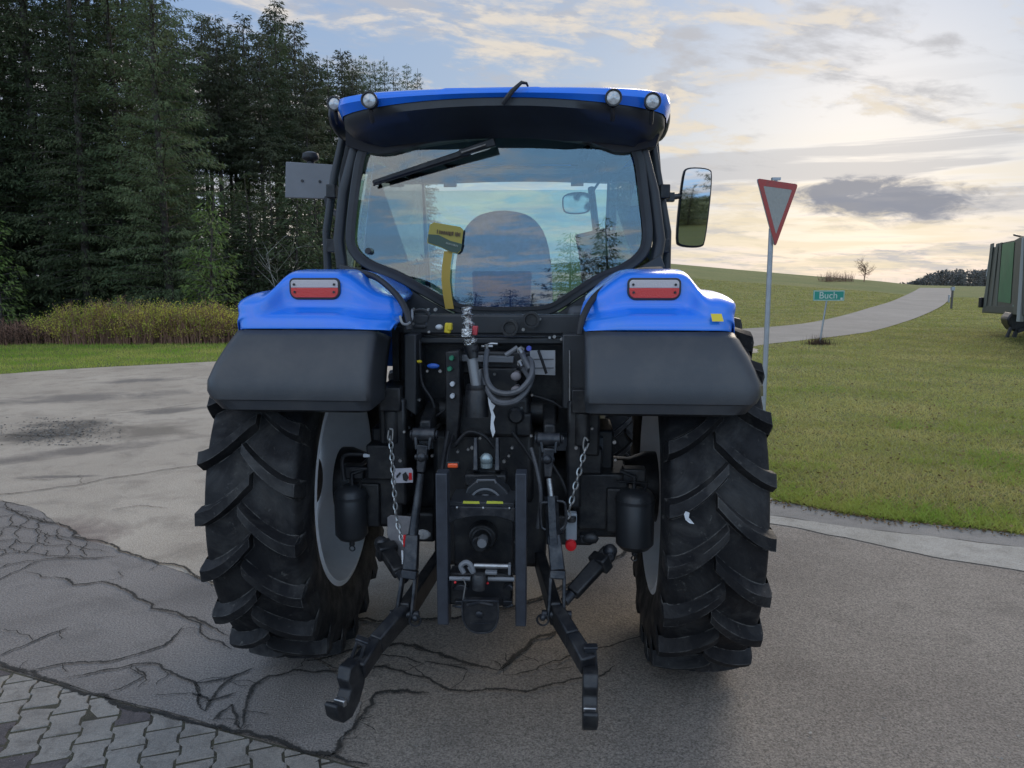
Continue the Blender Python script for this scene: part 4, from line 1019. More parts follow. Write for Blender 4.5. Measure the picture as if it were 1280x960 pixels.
# roof: blue cap over a black liner; loft of outlines
def roof():
    def outline(sc_, y0, y1, w, z):  # rounded plan outline
        pts = [(-w*.86, y0+.05), (-w*.5, y0), (0, y0-.02), (w*.5, y0), (w*.86, y0+.05), (w, y0+.16), (w*1.03, (y0+y1)/2), (w*.98, y1-.2), (w*.85, y1), (0, y1+.06), (-w*.85, y1), (-w*.98, y1-.2), (-w*1.03, (y0+y1)/2), (-w, y0+.16)]
        return [p+Vector((.034, 0, 0)) for p in chaikin([Vector((x*.945, y, z)) for x, y in pts], 2)]
    def loft(rows, hole=None):
        mb = MB(); n = len(rows[0])
        for r in rows: mb.v += [tuple(p) for p in r]
        for i in range(len(rows)-1):
            for j in range(n): mb.f.append((i*n+j, i*n+(j+1) % n, (i+1)*n+(j+1) % n, (i+1)*n+j))
        return mb, n
    arch = lambda p, k=.05: Vector((p.x, p.y, p.z-k*(p.x/.80)**2))
    rows = [outline(1, -.24, 1.70, .80, 2.598), outline(1, -.26, 1.72, .815, 2.612), outline(1, -.245, 1.71, .81, 2.632), outline(1, -.17, 1.62, .77, 2.655), outline(1, 0, 1.4, .5, 2.67)]
    rows = [[arch(p, (.060, .022, .004, .0, .0)[i]) for p in r] for i, r in enumerate(rows)]
    mb, n = loft(rows); mb.f.append(tuple(range(4*n, 5*n)))
    cap = mb.build('roof', M_BLUE, tractor, smooth=50)
    rp = MB(); rp.prism([(-.26, -.22, 2.60), (.24, -.22, 2.60), (.27, -.22, 2.635), (.20, -.22, 2.648), (-.20, -.22, 2.648), (-.26, -.22, 2.635)], (0, .9, 0)); P('roof_hump', rp, M_BLUE, cap, bevel=.006)
    # black valance round the rear, curving down to the glass
    lr = [outline(1, -.235, 1.69, .795, 2.598), outline(1, -.235, 1.68, .79, 2.565), outline(1, -.17, 1.66, .765, 2.53), outline(1, -.08, 1.62, .735, 2.50), outline(1, 0, 1.55, .71, 2.47)]
    lr2 = []
    for i, r in enumerate(lr):
        o = []
        for p in r:
            q = arch(p); 
            if p.y < 0: q.z -= (.030*(abs(p.x)/.7)**3)*i/2
            o.append(q)
        lr2.append(o)
    mb, n = loft(lr2); v = mb.build('roof_valance', M_BLK, tractor, smooth=60)
    # liner seen through the glass: dark ceiling with rounded corners
    c = MB(); c.ring([(-.72, .12, 2.495), (.72, .12, 2.495), (.66, 1.45, 2.50), (-.66, 1.45, 2.50)], [(-.40, .6, 2.495), (.40, .6, 2.495), (.40, 1.2, 2.50), (-.40, 1.2, 2.50)], (0, 0, .012)); P('headliner', c, M_INT)
    ha = MB(); ha.prism([(-.42, .56, 2.52), (.42, .56, 2.52), (.42, 1.22, 2.525), (-.42, 1.22, 2.525)], (0, 0, .012)); P('roof_hatch', ha, M_INT, smooth=0)
roof()
# visor-like black skirt above the glass (visible arc of the cab roof's rear)
sk = MB()
top = [at(x, y, CY-.06) for x, y in ((432, 150), (470, 140), (560, 128), (640, 124), (730, 130), (800, 142), (828, 155))]
bot = [at(x, y, CY-.02) for x, y in ((432, 182), (478, 192), (540, 178), (640, 168), (730, 176), (775, 190), (820, 182))]
tp, bt = spline(top, 8), spline(bot, 8); n_ = len(tp)
V = [p for p in tp]+[p for p in bt]+[p+Vector((0, .16, 0)) for p in tp]+[p+Vector((0, .10, 0)) for p in bt]; F = []
for i in range(n_-1): F += [(i, i+1, n_+i+1, n_+i), (2*n_+i, 2*n_+i+1, 3*n_+i+1, 3*n_+i), (n_+i, n_+i+1, 3*n_+i+1, 3*n_+i)]
sk.add(V, F); P('rear_skirt', sk, M_BLK, smooth=60)
ft = MB(); ft.tube(spline([at(x, y, CY-.07) for x, y in ((505, 170), (520, 158), (640, 152), (735, 160), (755, 170))], 6), .010, 8); P('skirt_trim', ft, M_BLK)
for s in (-1, 1):   # corner bulges of the liner at the pillar tops
    b = MB(); a = at(487 if s < 0 else 768, 182, CY+.10); b.ball(a, .095, 20, (1.05, .7, .62)); P('corner_cover', b, M_BLK)
    ck = MB(); a = at(826 if s > 0 else 428, 152, 0.30); ck.ball(a, .11, 20, (.34, 1.9, .80)); P('roof_corner', ck, M_BLK)
# work lights
for px, py, y, r in ((417, 129, -.02, .033), (461, 124.5, -.29, .036), (767, 121.5, -.29, .036), (816, 126, -.27, .036)):
    c = at(px, py, y); h = MB(); h.lathe([(0, r*.5), (.02, r*.9), (.055, r), (.066, r), (.066, r*.86), (.060, r*.84)], c+Vector((0, .066, 0)), (0, -1, 0), 24); h.tube([c+Vector((0, .03, -r)), c+Vector((0, .04, -r-.03)), c+Vector((0, .06, -r-.045))], .010, 8)
    wl = P('work_light', h, M_BODY); ln = MB(); ln.lathe([(0, r*.84), (.004, r*.6), (.007, 0)], c+Vector((0, .007, 0)), (0, -1, 0), 24); P('lens', ln, mat('lamp_lens' if 'lamp_lens' not in MATS else 'lamp_lens2', (.55, .56, .56), .15, .3, c2=(.30, .31, .32), vs=60), wl)
# roof aerial bracket and wiper
ar = MB(); ar.tube([at(628, 130, -.28), at(640, 114, -.29), at(652, 103, -.29), at(658, 104, -.28), at(660, 108, -.27)], [.012, .011, .008, .006, .004], 8); P('aerial', ar, M_BODY)
wp = MB(); a, b = at(466, 228, CY-.035), at(619, 178, CY-.07); wp.bar(a, a.lerp(b, .97), .010, .018, .020, .030, side=(0, 1, 0)); wp.bar(a.lerp(b, .72)+Vector((0, -.02, .0)), b+Vector((0, -.01, 0)), .025, .026, .034, .038, side=(0, 1, 0))
wi = P('wiper', wp, M_BODY, bevel=.004); r_ = MB(); r_.bar(a+Vector((0, .012, -.012)), a.lerp(b, .8)+Vector((0, .012, -.016)), .008, .012); P('wiper_blade', r_, M_RUB, wi)
rod = MB(); rod.bar(a.lerp(b, .74)+Vector((0, -.045, -.004)), a.lerp(b, .93)+Vector((0, -.045, -.004)), .006, .008); P('wiper_rod', rod, M_STEEL, wi)
# lamps / speakers hanging inside near the top corners
for px, py in ((503, 206), (524, 198), (735, 186), (755, 204)):
    c = at(px, py, CY+.14); m_ = MB(); m_.lathe([(0, .012), (.01, .024), (.05, .026), (.06, .018)], c, (.4 if px < 600 else -.5, -.3, -.8), 14); m_.tube([c, c+Vector((0, .02, .05))], .009, 6); P('cab_lamp', m_, M_BODY)

# interior
seat = empty('seat', (0.02, .42, 1.12)); seat.parent = tractor
sb = MB()
def softbox(cx, cy, cz, w, d, h, tilt=0.):
    m = MB(); mt = Matrix.Rotation(tilt, 3, 'X'); return m.box((cx, cy, cz), (w, d, h), mt)
o = softbox(0, .05, .38, .50, .48, .14).build('cushion', M_SEAT, seat, bevel=.05); o.modifiers['bevel'].segments = 4
back = MB(); back.prism(chaikin([Vector(p) for p in ((-.235, -.28, .10), (.235, -.28, .10), (.25, -.28, .62), (.225, -.28, .90), (.15, -.28, 1.01), (.05, -.28, 1.04), (-.05, -.28, 1.04), (-.15, -.28, 1.01), (-.225, -.28, .90), (-.25, -.28, .62))], 2), (0, .12, 0)); o = back.build('backrest', M_SEAT, seat, bevel=.035); o.modifiers['bevel'].segments = 4
o = softbox(0, -.31, .60, .30, .04, .30).build('back_shell', M_SEAT, seat, bevel=.015)
for s in (-1, 1): softbox(s*.30, 0, .60, .07, .38, .06).build('armrest', M_INT, seat, bevel=.02)
bs = MB(); bs.box((0, .05, .15), (.34, .36, .30)); bs.build('seat_base', M_BODY, seat, bevel=.03)
sw = MB(); c = Vector((-.02, 1.12, 1.90)); ax = Vector((0, -.55, .83)); mt = rot_to(ax)
sw.tube([c+mt @ Vector((.19*math.cos(t*math.pi/16), .19*math.sin(t*math.pi/16), 0)) for t in range(33)], .014, 8, cap=False)
for t in (90, 210, 330): sw.tube([c+mt @ Vector((0, 0, -.03)), c+mt @ Vector((.19*math.cos(R(t)), .19*math.sin(R(t)), 0))], .012, 6)
sw.tube([c, c-ax*.5], .035, 10); P('steering_wheel', sw, M_BLK)
da = MB(); da.prism([(-.25, 1.25, 1.2), (.25, 1.25, 1.2), (.28, 1.25, 1.62), (.15, 1.25, 1.74), (-.15, 1.25, 1.74), (-.28, 1.25, 1.62)], (0, .22, 0)); P('dashboard', da, M_INT, bevel=.03)
# right console with levers and display
cn = MB(); cn.box((.46, .45, 1.45), (.24, .8, .5)); cn.box((.52, .40, 1.74), (.14, .5, .14)); P('side_console', cn, M_INT, bevel=.03)
lv = MB()
for dx, dy, h in ((0, 0, .16), (.05, .1, .12), (.07, -.1, .10), (-.02, .2, .14)): lv.tube([(.45+dx, .35+dy, 1.74), (.44+dx, .33+dy, 1.80+h)], [.010, .016], 8); lv.ball((.44+dx, .33+dy, 1.80+h), .022, 10)
P('control_levers', lv, M_BODY)
dp = MB(); dp.box(at(742, 308, .45), (.17, .03, .16), Matrix.Rotation(R(-12), 3, 'Y')); ds = P('display', dp, M_BLK, bevel=.012)
dq = MB(); dq.box(at(742, 308, .45)+Vector((0, -.018, .0)), (.145, .004, .12), Matrix.Rotation(R(-12), 3, 'Y')); P('display_back', dq, mat('display_back', (.20, .22, .14), .6), ds)
ps = MB(); ps.tube([at(742, 318, .47), at(737, 360, .47)], .015, 8); ps.tube([at(739, 235, 1.3), at(750, 330, 1.1)], .022, 8); P('display_post', ps, M_BLK)
mr = MB(); c = at(720.5, 253.5, 1.2); pts = chaikin([c+Vector((x, 0, z)) for x, z in ((-.085, .06), (.08, .07), (.09, .0), (.085, -.065), (-.07, -.07), (-.09, -.02))], 2); mr.prism(pts, (0, .03, 0)); im = P('inside_mirror', mr, M_BODY, bevel=.006)
mg = MB(); mg.prism([c+(p-c)*.90+Vector((0, -.004, 0)) for p in pts], (0, .003, 0)); P('mirror_glass', mg, mat('inside_mirror_glass', (.55, .62, .55), .06, 1.0), im); ma = MB(); ma.tube([c+Vector((.08, .01, .04)), c+Vector((.16, .05, .16))], .008, 6); P('mirror_stalk', ma, M_BODY, im)
# yellow and green tag on a yellow strap hung just outside the glass, clear of the dim cab
tg = [at(x, y, CY+.06) for x, y in ((541, 282), (546, 279.5), (578, 285), (582, 289), (579, 314), (575, 318), (566, 316), (554, 310), (538, 305), (538, 300))]
tg = [p+Vector((0, -.085, 0)) for p in tg]
t1 = P('hanging_tag', MB().prism(tg, (0, .006, 0)), mat('tag_yellow', (.36, .29, .05), .5), smooth=0, bevel=.001)
t2 = [at(x, y, CY+.06)+Vector((0, -.088, 0)) for x, y in ((539, 294), (552, 295), (566, 302), (581, 306), (578.5, 313.5), (574.5, 317), (566, 315), (554, 309), (539, 304))]
P('green_field', MB().prism(t2, (0, .002, 0)), mat('tag_green', (.05, .085, .06), .5), t1, smooth=0)
o = MB(); q = random.Random(8); mt = Matrix.Rotation(R(8), 3, 'Y')      # unreadable print: rows of small strokes
c0 = at(561, 291.5, CY-.03)
x = -.058
while x < .056:
    w_ = q.uniform(.004, .009); h_ = q.uniform(.014, .020)
    if q.random() < .85: o.box(c0+mt @ Vector((x+w_/2, 0, q.uniform(-.002, .002))), (w_*.7, .002, h_), mt)
    x += w_+.001
b_ = MB.build(o, 'print', mat('tag_ink', (.09, .05, .03), .6), t1)
o = MB(); x = -.02
while x < .04: w_ = q.uniform(.003, .006); o.box(at(566, 305.5, CY-.034)+mt @ Vector((x-.012, 0, -x*.12)), (w_*.7, .001, .009), mt); x += w_+.002
o.build('pale_print', mat('tag_pale', (.30, .33, .27), .6), t1)
sp = MB(); q_ = [at(x, y, CY-.018) for x, y in ((560.5, 314), (558, 332), (557, 350), (559, 368), (562, 386))]
V = []; 
for p in q_: V += [p+Vector((-.021, 0, 0)), p+Vector((.021, 0, 0))]
sp.add(V, [(2*i, 2*i+1, 2*i+3, 2*i+2) for i in range(4)]); P('yellow_strap', sp, mat('strap_yellow', (.42, .28, .04), .5), smooth=60)
kb = MB(); c = at(616.5, 367, CY+.03); kb.ball(c, .014, 14); kb.tube([c, at(616, 385, CY+.03)], .012, 8)
kb.prism(chaikin([at(x, y, CY+.05) for x, y in ((580, 384), (584, 374), (596, 377), (604, 372), (616, 370), (632, 374), (645, 376), (652, 384))], 1), (0, .04, 0)); P('window_latch', kb, M_BODY)
wr = MB()
for dx in (0, 6, 12): wr.tube(spline([at(513+dx, 352-dx*.6, CY+.05), at(518+dx*1.1, 340-dx, CY+.05), at(514+dx, 330-dx, CY+.05)], 5), .004, 6)
P('rear_cables', wr, M_RUB)

# outside mirrors
def mirror_r():
    c = at(868, 259.5, .85); tl = Matrix.Rotation(R(3), 3, 'Y') @ Matrix.Rotation(R(3.2), 3, 'X') @ Matrix.Rotation(R(-6), 3, 'Z')
    def shp(w, h, r): return chaikin([Vector((x, 0, z)) for x, z in ((-w/2+r, h/2), (w/2-r, h/2), (w/2, h/2-r), (w/2-.006, -h/2+r), (w/2-r, -h/2), (-w/2+r, -h/2), (-w/2, -h/2+r), (-w/2+.006, h/2-r))], 2)
    o = MB(); a = [c+tl @ p for p in shp(.178, .445, .030)]; o.prism(a, (.0, .06, 0)); b = P('mirror', o, M_BLK, bevel=.012)
    g = MB(); a = [c+tl @ p+Vector((0, -.004, 0)) for p in shp(.160, .425, .026)]; g.prism(a, (0, .003, 0)); P('mirror_glass', g, M_MIRROR, b)
    ar = MB(); p0, p1 = at(818, 250, .62), at(848, 244, .88); ar.tube([p0, p0.lerp(p1, .6), p1+Vector((.03, .02, 0))], [.022, .020, .014], 10); ar.box(p0.lerp(p1, .55), (.07, .05, .05)); P('mirror_arm', ar, M_BLK, b, bevel=.004)
mirror_r()
# grey plate folded out on the left
o = MB(); o.prism([at(x, y, .82) for x, y in ((357, 202), (421, 206), (419, 249), (356, 247))], (0, .03, 0)); pb = P('grey_warning_board', o, M_GREY, bevel=.004)
o = MB()
for x, y in ((378, 226), (400, 227)): a = at(x, y, .82); o.cyl(a+Vector((0, -.006, 0)), a, .008, n=10)
P('board_bolt', o, M_BODY, pb)
o = MB(); a = at(388, 193, .86); o.lathe([(0, .03), (.01, .046), (.02, .050), (.045, .045), (.055, .02)], a+Vector((0, 0, -.04)), (0, 0, 1), 20); o.cyl(a+Vector((0, 0, -.09)), a+Vector((0, 0, -.04)), .022); P('beacon_socket', o, M_BODY, pb)
o = MB(); o.tube([at(409, 248, .80), at(412, 262, .72), at(424, 270, .6)], .02, 8); o.tube([at(421, 240, .80), at(430, 235, .6)], .02, 8); P('board_arm', o, M_BODY, pb)

# ------------------------------------------------------------------ hood, engine, front axle
hd = MB(); ys = (1.66, 2.2, 2.8, 3.1, 3.2); pr = [(.36, 1.05), (.38, 1.35), (.34, 1.56), (.20, 1.66), (0, 1.69)]; pr = pr+[(-a, b) for a, b in pr[-2::-1]]; k = len(pr)
for i, y in enumerate(ys):
    f_ = (1, 1, .96, .88, .6)[i]; dz = (0, -.02, -.06, -.12, -.28)[i]; hd.v += [(a*f_, y, 1.05+(b-1.05)*f_+dz) for a, b in pr]
for i in range(len(ys)-1):
    for j in range(k-1): hd.f.append((i*k+j, i*k+j+1, (i+1)*k+j+1, (i+1)*k+j))
hd.f.append(tuple(range(4*k, 5*k))); P('hood', hd, M_BLUE, smooth=50)
en = MB(); en.box((0, 2.2, .85), (.46, 1.7, .55)); en.box((0, 1.2, .72), (.5, 1.0, .5)); P('engine_block', en, M_BODY, bevel=.03)
fa = MB(); fa.bar((-.62, 2.42, .58), (.62, 2.42, .58), .16, .16); fa.box((0, 2.42, .60), (.3, .3, .26)); fa.lathe([(0, .14), (.12, .14), (.16, .09)], (-.62, 2.42, .61), (-1, 0, 0), 20); fa.lathe([(0, .14), (.12, .14), (.16, .09)], (.62, 2.42, .61), (1, 0, 0), 20); P('front_axle', fa, M_BODY, bevel=.02)
tk = MB(); tk.box((-.42, 1.05, .80), (.20, .6, .35)); tk.box((.42, 1.05, .80), (.20, .6, .35)); P('fuel_tank', tk, M_BODY, bevel=.05)

# ------------------------------------------------------------------ rear housing
ax = MB(); ax.cyl((-.25, 0, .832), (.25, 0, .832), .19); ax.lathe([(0, .20), (.12, .20), (.2, .155), (.42, .14), (.5, .17), (.55, .17)], (.22, 0, .832), (1, 0, 0), 28); ax.lathe([(0, .20), (.12, .20), (.2, .155), (.42, .14), (.5, .17), (.55, .17)], (-.22, 0, .832), (-1, 0, 0), 28); P('rear_axle', ax, M_BODY)
hs = MB(); hs.box((0, -.08, .86), (.50, .62, .62)); hs.box((0, .5, .80), (.44, .8, .5)); hs.box((0, -.34, 1.02), (.40, .14, .34)); P('rear_housing', hs, M_BODY, bevel=.03)
lf = MB(); lf.box((0, -.25, 1.24), (.36, .36, .18)); lf.cyl((-.30, -.28, 1.24), (.30, -.28, 1.24), .055); P('lift_housing', lf, M_BODY, bevel=.02)
# vertical rear bulkhead under the cab between the fenders
BY = -.30
panel([(500, 415), (738, 424), (738, 520), (728, 560), (500, 556)], BY+.10, .03, M_BODY, 'bulkhead')
bx = MB(); p = at(618, 405, BY-.02); bx.box(p, (.80, .08, .085)); bx.box(at(618, 425, BY), (.78, .10, .03)); P('rear_cross_member', bx, M_BLK, bevel=.008)
for x0, x1 in ((505, 520), (703, 741)):
    pp = MB(); a, b = at(x0, 418, -.48), at(x1, 418, -.48); c_, d_ = at(x1, 520, -.48), at(x0, 510, -.48); pp.prism([a, b, c_, d_], (0, .2, 0)); P('fender_bracket', pp, M_BLK, bevel=.006)
# side stays under the fenders
for s in (-1, 1):
    o = MB(); o.box((s*.42, -.30, 1.22), (.12, .22, .30)); o.box((s*.46, -.12, 1.05), (.18, .3, .22)); o.box((s*.37, -.42, 1.10), (.06, .20, .46)); o.box((s*.50, -.25, .86), (.22, .26, .26)); P('cab_mount', o, M_BODY, bevel=.012)
    o = MB(); o.cyl((s*.40, -.50, 1.28), (s*.40, -.50, 1.14), .035); o.box((s*.40, -.50, 1.33), (.09, .08, .10)); P('suspension_unit', o, M_BODY, bevel=.006)
# bolts sprinkled where the photo shows them
bo = MB()
BP = [(516, 387), (516, 405), (535, 387), (544, 387), (536, 415), (534, 464), (550, 464), (558, 452), (558, 468), (559, 483), (559, 498), (560, 513), (560, 528), (618, 468), (675, 399), (654, 412), (665, 494), (652, 510), (658, 532), (690, 520), (583, 510), (702, 424), (723, 424), (687, 422), (693, 421), (524, 500), (585, 562), (590, 560), (640, 560), (740, 536), (768, 553), (769, 575), (540, 570), (500, 576), (582, 630), (572, 565), (630, 577), (636, 570), (505, 540), (519, 548), (664, 545), (703, 548), (548, 590), (607, 518), (727, 528), (720, 560), (600, 548)]
for i, (x, y) in enumerate(BP):
    yy = -.37 if y < 430 else (-.43 if y < 540 else -.60); c = at(x, y, yy); bo.cyl(c, c+Vector((0, .02, 0)), .0058 if i % 3 else .0075, n=8)
P('bolt_head', bo, M_STEEL)

# remote valve column, couplers and caps
vc = MB(); vc.prism([at(x, y, -.50) for x, y in ((556, 440), (574, 438), (576, 505), (571, 560), (557, 560))], (0, .14, 0)); vb = P('valve_block', vc, M_BODY, bevel=.006)
for x, y, m_, r in ((564, 448, M_GRN, .0105), (561.5, 461.5, M_GRN, .0105), (565, 480.5, M_WHITE, .0105), (565, 495.5, M_WHITE, .0105), (661, 436, M_CBL, .011), (661, 450.5, M_CBL, .011)):
    c = at(x, y, -.53); o = MB(); o.lathe([(0, r), (.02, r), (.024, r*.8), (.024, 0)], c+Vector((0, .024, 0)), (0, -1, 0), 16); P('coupling_cap', o, m_, vb)
o = MB(); c = at(541.5, 457.5, -.48); o.ball(c, .027, 20, (1, .35, .42)); o.cyl(c, c+Vector((0, .10, -.02)), .008, n=8); P('lever_knob', o, M_CBL if False else mat('blue_knob', (.03, .12, .5), .35), vb)
o = MB(); c = at(549, 409, -.45); o.ball(c, .015, 14, (1.1, 1, .8)); P('white_coupling', o, M_WHITE)
o = MB(); c = at(560, 410, -.46); o.box(c, (.026, .03, .042), Matrix.Rotation(R(8), 3, 'Y')); o.box(c+Vector((.008, 0, .006)), (.020, .036, .03)); P('yellow_coupling', o, M_YEL, bevel=.004)
o = MB(); a = at(524, 452, -.46); o.ball(a, .010, 10, (1.3, 1, .7)); P('yellow_clip', o, M_YEL)
o = MB(); o.tube(spline([at(500, 395, -.76), at(503, 404, -.77), (at(510, 405, -.74)), at(515, 398, -.62), at(515, 388, -.5)], 6), .005, 8); P('cable_loop', o, mat('cable_grey', (.25, .26, .27), .5))
sk2 = MB(); c = at(525, 396, -.36); sk2.ring([c+Vector((.045*math.cos(R(a)), 0, .036*math.sin(R(a)))) for a in range(0, 360, 20)], [c+Vector((.032*math.cos(R(a)), 0, .026*math.sin(R(a)))) for a in range(0, 360, 20)], (0, .03, 0)); sk2.box(at(526, 408, -.36), (.05, .04, .012)); P('trailer_socket', sk2, M_BLK, bevel=.003)
sk3 = MB()
for x, y in ((637, 410), (664, 400)):
    c = at(x, y, -.44); sk3.lathe([(0, .030), (.05, .030), (.05, .036), (.065, .036), (.065, .026), (.05, .024)], c+Vector((0, .065, 0)), (0, -1, 0), 20)
P('electric_socket', sk3, M_BODY)

# top link: ribbed foil wrapped end, red tab, grey tube, cup
tlk = MB(); a, b = at(588, 432, -.60), at(583, 385, -.56); tlk.tube([a.lerp(b, t/14) for t in range(15)], [.021+.006*((i*7) % 3-1)*(.9)+(.006 if i < 3 else 0) for i in range(15)], 9); tb = P('top_link', tlk, M_CHROME, smooth=0)
o = MB(); a = at(590, 442, -.60); o.tube([at(588, 432, -.6), at(592, 448, -.61)], [.030, .020], 12); o.ball(at(590, 437, -.60), .03, 14); P('top_link_joint', o, M_BODY, tb)
o = MB(); o.box(at(594, 413, -.60), (.020, .03, .036), Matrix.Rotation(R(5), 3, 'Y')); P('red_tab', o, mat('red_tab', (.45, .05, .06), .4), tb, bevel=.003)
o = MB(); o.box(at(584, 416, -.615), (.042, .04, .034)); P('chrome_collar', o, M_CHROME, tb, bevel=.003)
o = MB(); o.cyl(at(590, 447, -.60), at(596, 488, -.62), .022, .020, 20); o.cyl(at(598, 462, -.605), at(598, 490, -.60), .012, n=12); P('link_tube', o, mat('grey_tube', (.20, .205, .21), .4, .3), tb)
o = MB(); o.lathe([(0, .048), (.10, .046), (.11, .040), (.118, .042), (.13, .040), (.13, .025)], at(596, 520, -.60), (0, 0, 1), 24); P('link_cup', o, M_BODY, tb)
o = MB(); pts_ = [at(x, y, -.63) for x, y in ((609, 490), (612, 490), (614, 503), (619, 507), (616, 513), (619, 521), (617, 528), (619, 540), (616, 547), (613, 536), (614, 518), (611, 506))]; o.prism(pts_, (0, .002, 0)); P('torn_label', o, M_WHITE, smooth=0)
# hoses
def hose(pxs, ys, r, m=M_RUB, name='hose', parent=None):
    if not isinstance(ys, (list, tuple)): ys = [ys]*len(pxs)
    o = MB(); o.tube(spline([at(x, y, yy) for (x, y), yy in zip(pxs, ys)], 7), r, 8); return P(name, o, m, parent)
M_HOSE = mat('hose_rubber', (.075, .078, .085), .42, 0, var=.4, vs=30)
hose([(609, 438), (607, 455), (609, 475), (618, 488), (635, 492), (652, 486), (664, 470), (665, 455), (661, 448)], [-.5, -.55, -.6, -.64, -.66, -.66, -.63, -.58, -.54], .0115, M_HOSE)
hose([(600, 466), (607, 482), (616, 498), (628, 504), (645, 501), (658, 488), (665, 470), (664, 458)], [-.55, -.6, -.64, -.66, -.66, -.64, -.6, -.55], .0125, M_HOSE)
hose([(647, 434), (640, 439), (632, 444)], -.50, .010, M_GREY)
hose([(651, 438), (655, 448), (662, 462)], [-.5, -.56, -.6], .012, M_HOSE); hose([(651, 455), (658, 466), (664, 476)], [-.5, -.56, -.6], .012, M_HOSE)
hose([(673, 438), (678, 452), (683, 467)], -.50, .006)
hose([(524, 425), (525, 455), (528, 480), (540, 500), (545, 520)], -.42, .007); hose([(517, 480), (515, 500), (514, 520)], -.42, .007)
hose([(560, 540), (556, 560), (552, 590), (552, 640)], [-.55, -.6, -.7, -.75], .009); hose([(566, 545), (560, 565), (555, 600)], [-.5, -.6, -.7], .007)
hose([(664, 560), (672, 590), (676, 620), (672, 660)], [-.55, -.6, -.62, -.6], .008, M_HOSE); hose([(690, 580), (702, 600), (712, 625)], -.5, .007)
hose([(570, 555), (585, 540), (605, 545), (618, 560)], -.55, .008); hose([(640, 540), (655, 560), (668, 580)], -.5, .008)
hose([(545, 520), (556, 512), (560, 505)], -.45, .005); hose([(480, 520), (498, 522), (512, 536)], -.45, .008)
hose([(665, 494), (690, 502), (702, 510)], -.40, .006); hose([(622, 430), (612, 430), (606, 436)], -.45, .006, M_STEEL)
for x, y in ((651, 438), (651, 454)):
    o = MB(); c = at(x, y, -.52); o.cyl(c+Vector((0, .03, 0)), c, .016, n=6); o.cyl(c, c+Vector((.01, -.02, -.015)), .012, n=12); P('hose_coupling', o, M_STEEL)
for y in (470.5, 488): o = MB(); c = at(645, y, -.55); o.ball(c, .026, 18, (.85, .45, .72)); o.cyl(c, c+Vector((0, .08, 0)), .015); P('dust_cap', o, mat('dust_cap%d' % y, (.21, .19, .20), .6), bevel=0)
o = MB(); o.prism([at(x, y, -.40) for x, y in ((662, 438), (694, 438), (694, 469), (665, 468))], (0, .005, 0)); pl = P('type_plate', o, mat('type_plate', (.38, .39, .41), .35, .3, c2=(.30, .31, .33), vs=12), smooth=0)
o = MB()
for y in (449, 460): a, b = at(667, y, -.405), at(692, y, -.405); o.bar(a, b, .002, .0025, side=(0, 1, 0))
P('plate_line', o, M_BODY, pl)
o = MB(); o.prism([at(x, y, -.42) for x, y in ((576, 444), (642, 446), (642, 454), (576, 452))], (0, .04, 0)); P('lever_bracket', o, M_GREY, bevel=.004)
o = MB(); o.cyl(at(602, 433, -.46), at(616, 433, -.46), .006, n=8); o.cyl(at(608, 430, -.46), at(609, 445, -.46), .010, n=10); P('bracket_pin', o, M_STEEL)
o = MB(); o.tube([at(712, 438, -.50), at(712, 512, -.50)], .004, 6); P('thin_rod', o, M_STEEL)
o = MB(); o.box(at(620, 452, -.32), (.32, .10, .10)); o.box(at(620, 480, -.34), (.20, .12, .16)); o.box(at(655, 530, -.42), (.07, .06, .10)); P('valve_cover', o, M_BODY, bevel=.01)
o = MB(); c = at(645, 520, -.46); o.lathe([(0, .035), (.05, .035), (.06, .025)], c+Vector((0, .05, 0)), (0, -1, 0), 18); P('lift_sensor', o, M_BODY)

# ball head over the pto, clevis plates
o = MB(); c = at(608, 574, -.66); o.ball(c, .026, 18, (1, .8, 1)); o.cyl(c+Vector((0, .01, -.035)), c+Vector((0, .01, -.005)), .025); P('pin_head', o, mat('pin_head', (.30, .36, .37), .25, .5), bevel=0)
for x in (595, 622):
    o = MB(); a, b = at(x, 548, -.60), at(x, 590, -.66); o.bar(a, b, .016, .05, .02, .06); P('clevis_plate', o, M_DARK, bevel=.004)
o = MB(); o.box(at(608, 597, -.62), (.17, .10, .05)); o.box(at(608, 585, -.58), (.10, .10, .06)); P('clevis_base', o, M_BODY, bevel=.008)
o = MB(); c = at(566, 582, -.74); o.box(c+Vector((0, .01, 0)), (.052, .015, .028)); ol = P('reflector_mount', o, M_BODY, bevel=.004); o = MB(); o.box(c, (.040, .014, .018)); P('orange_reflector', o, M_ORG, ol, bevel=.005)

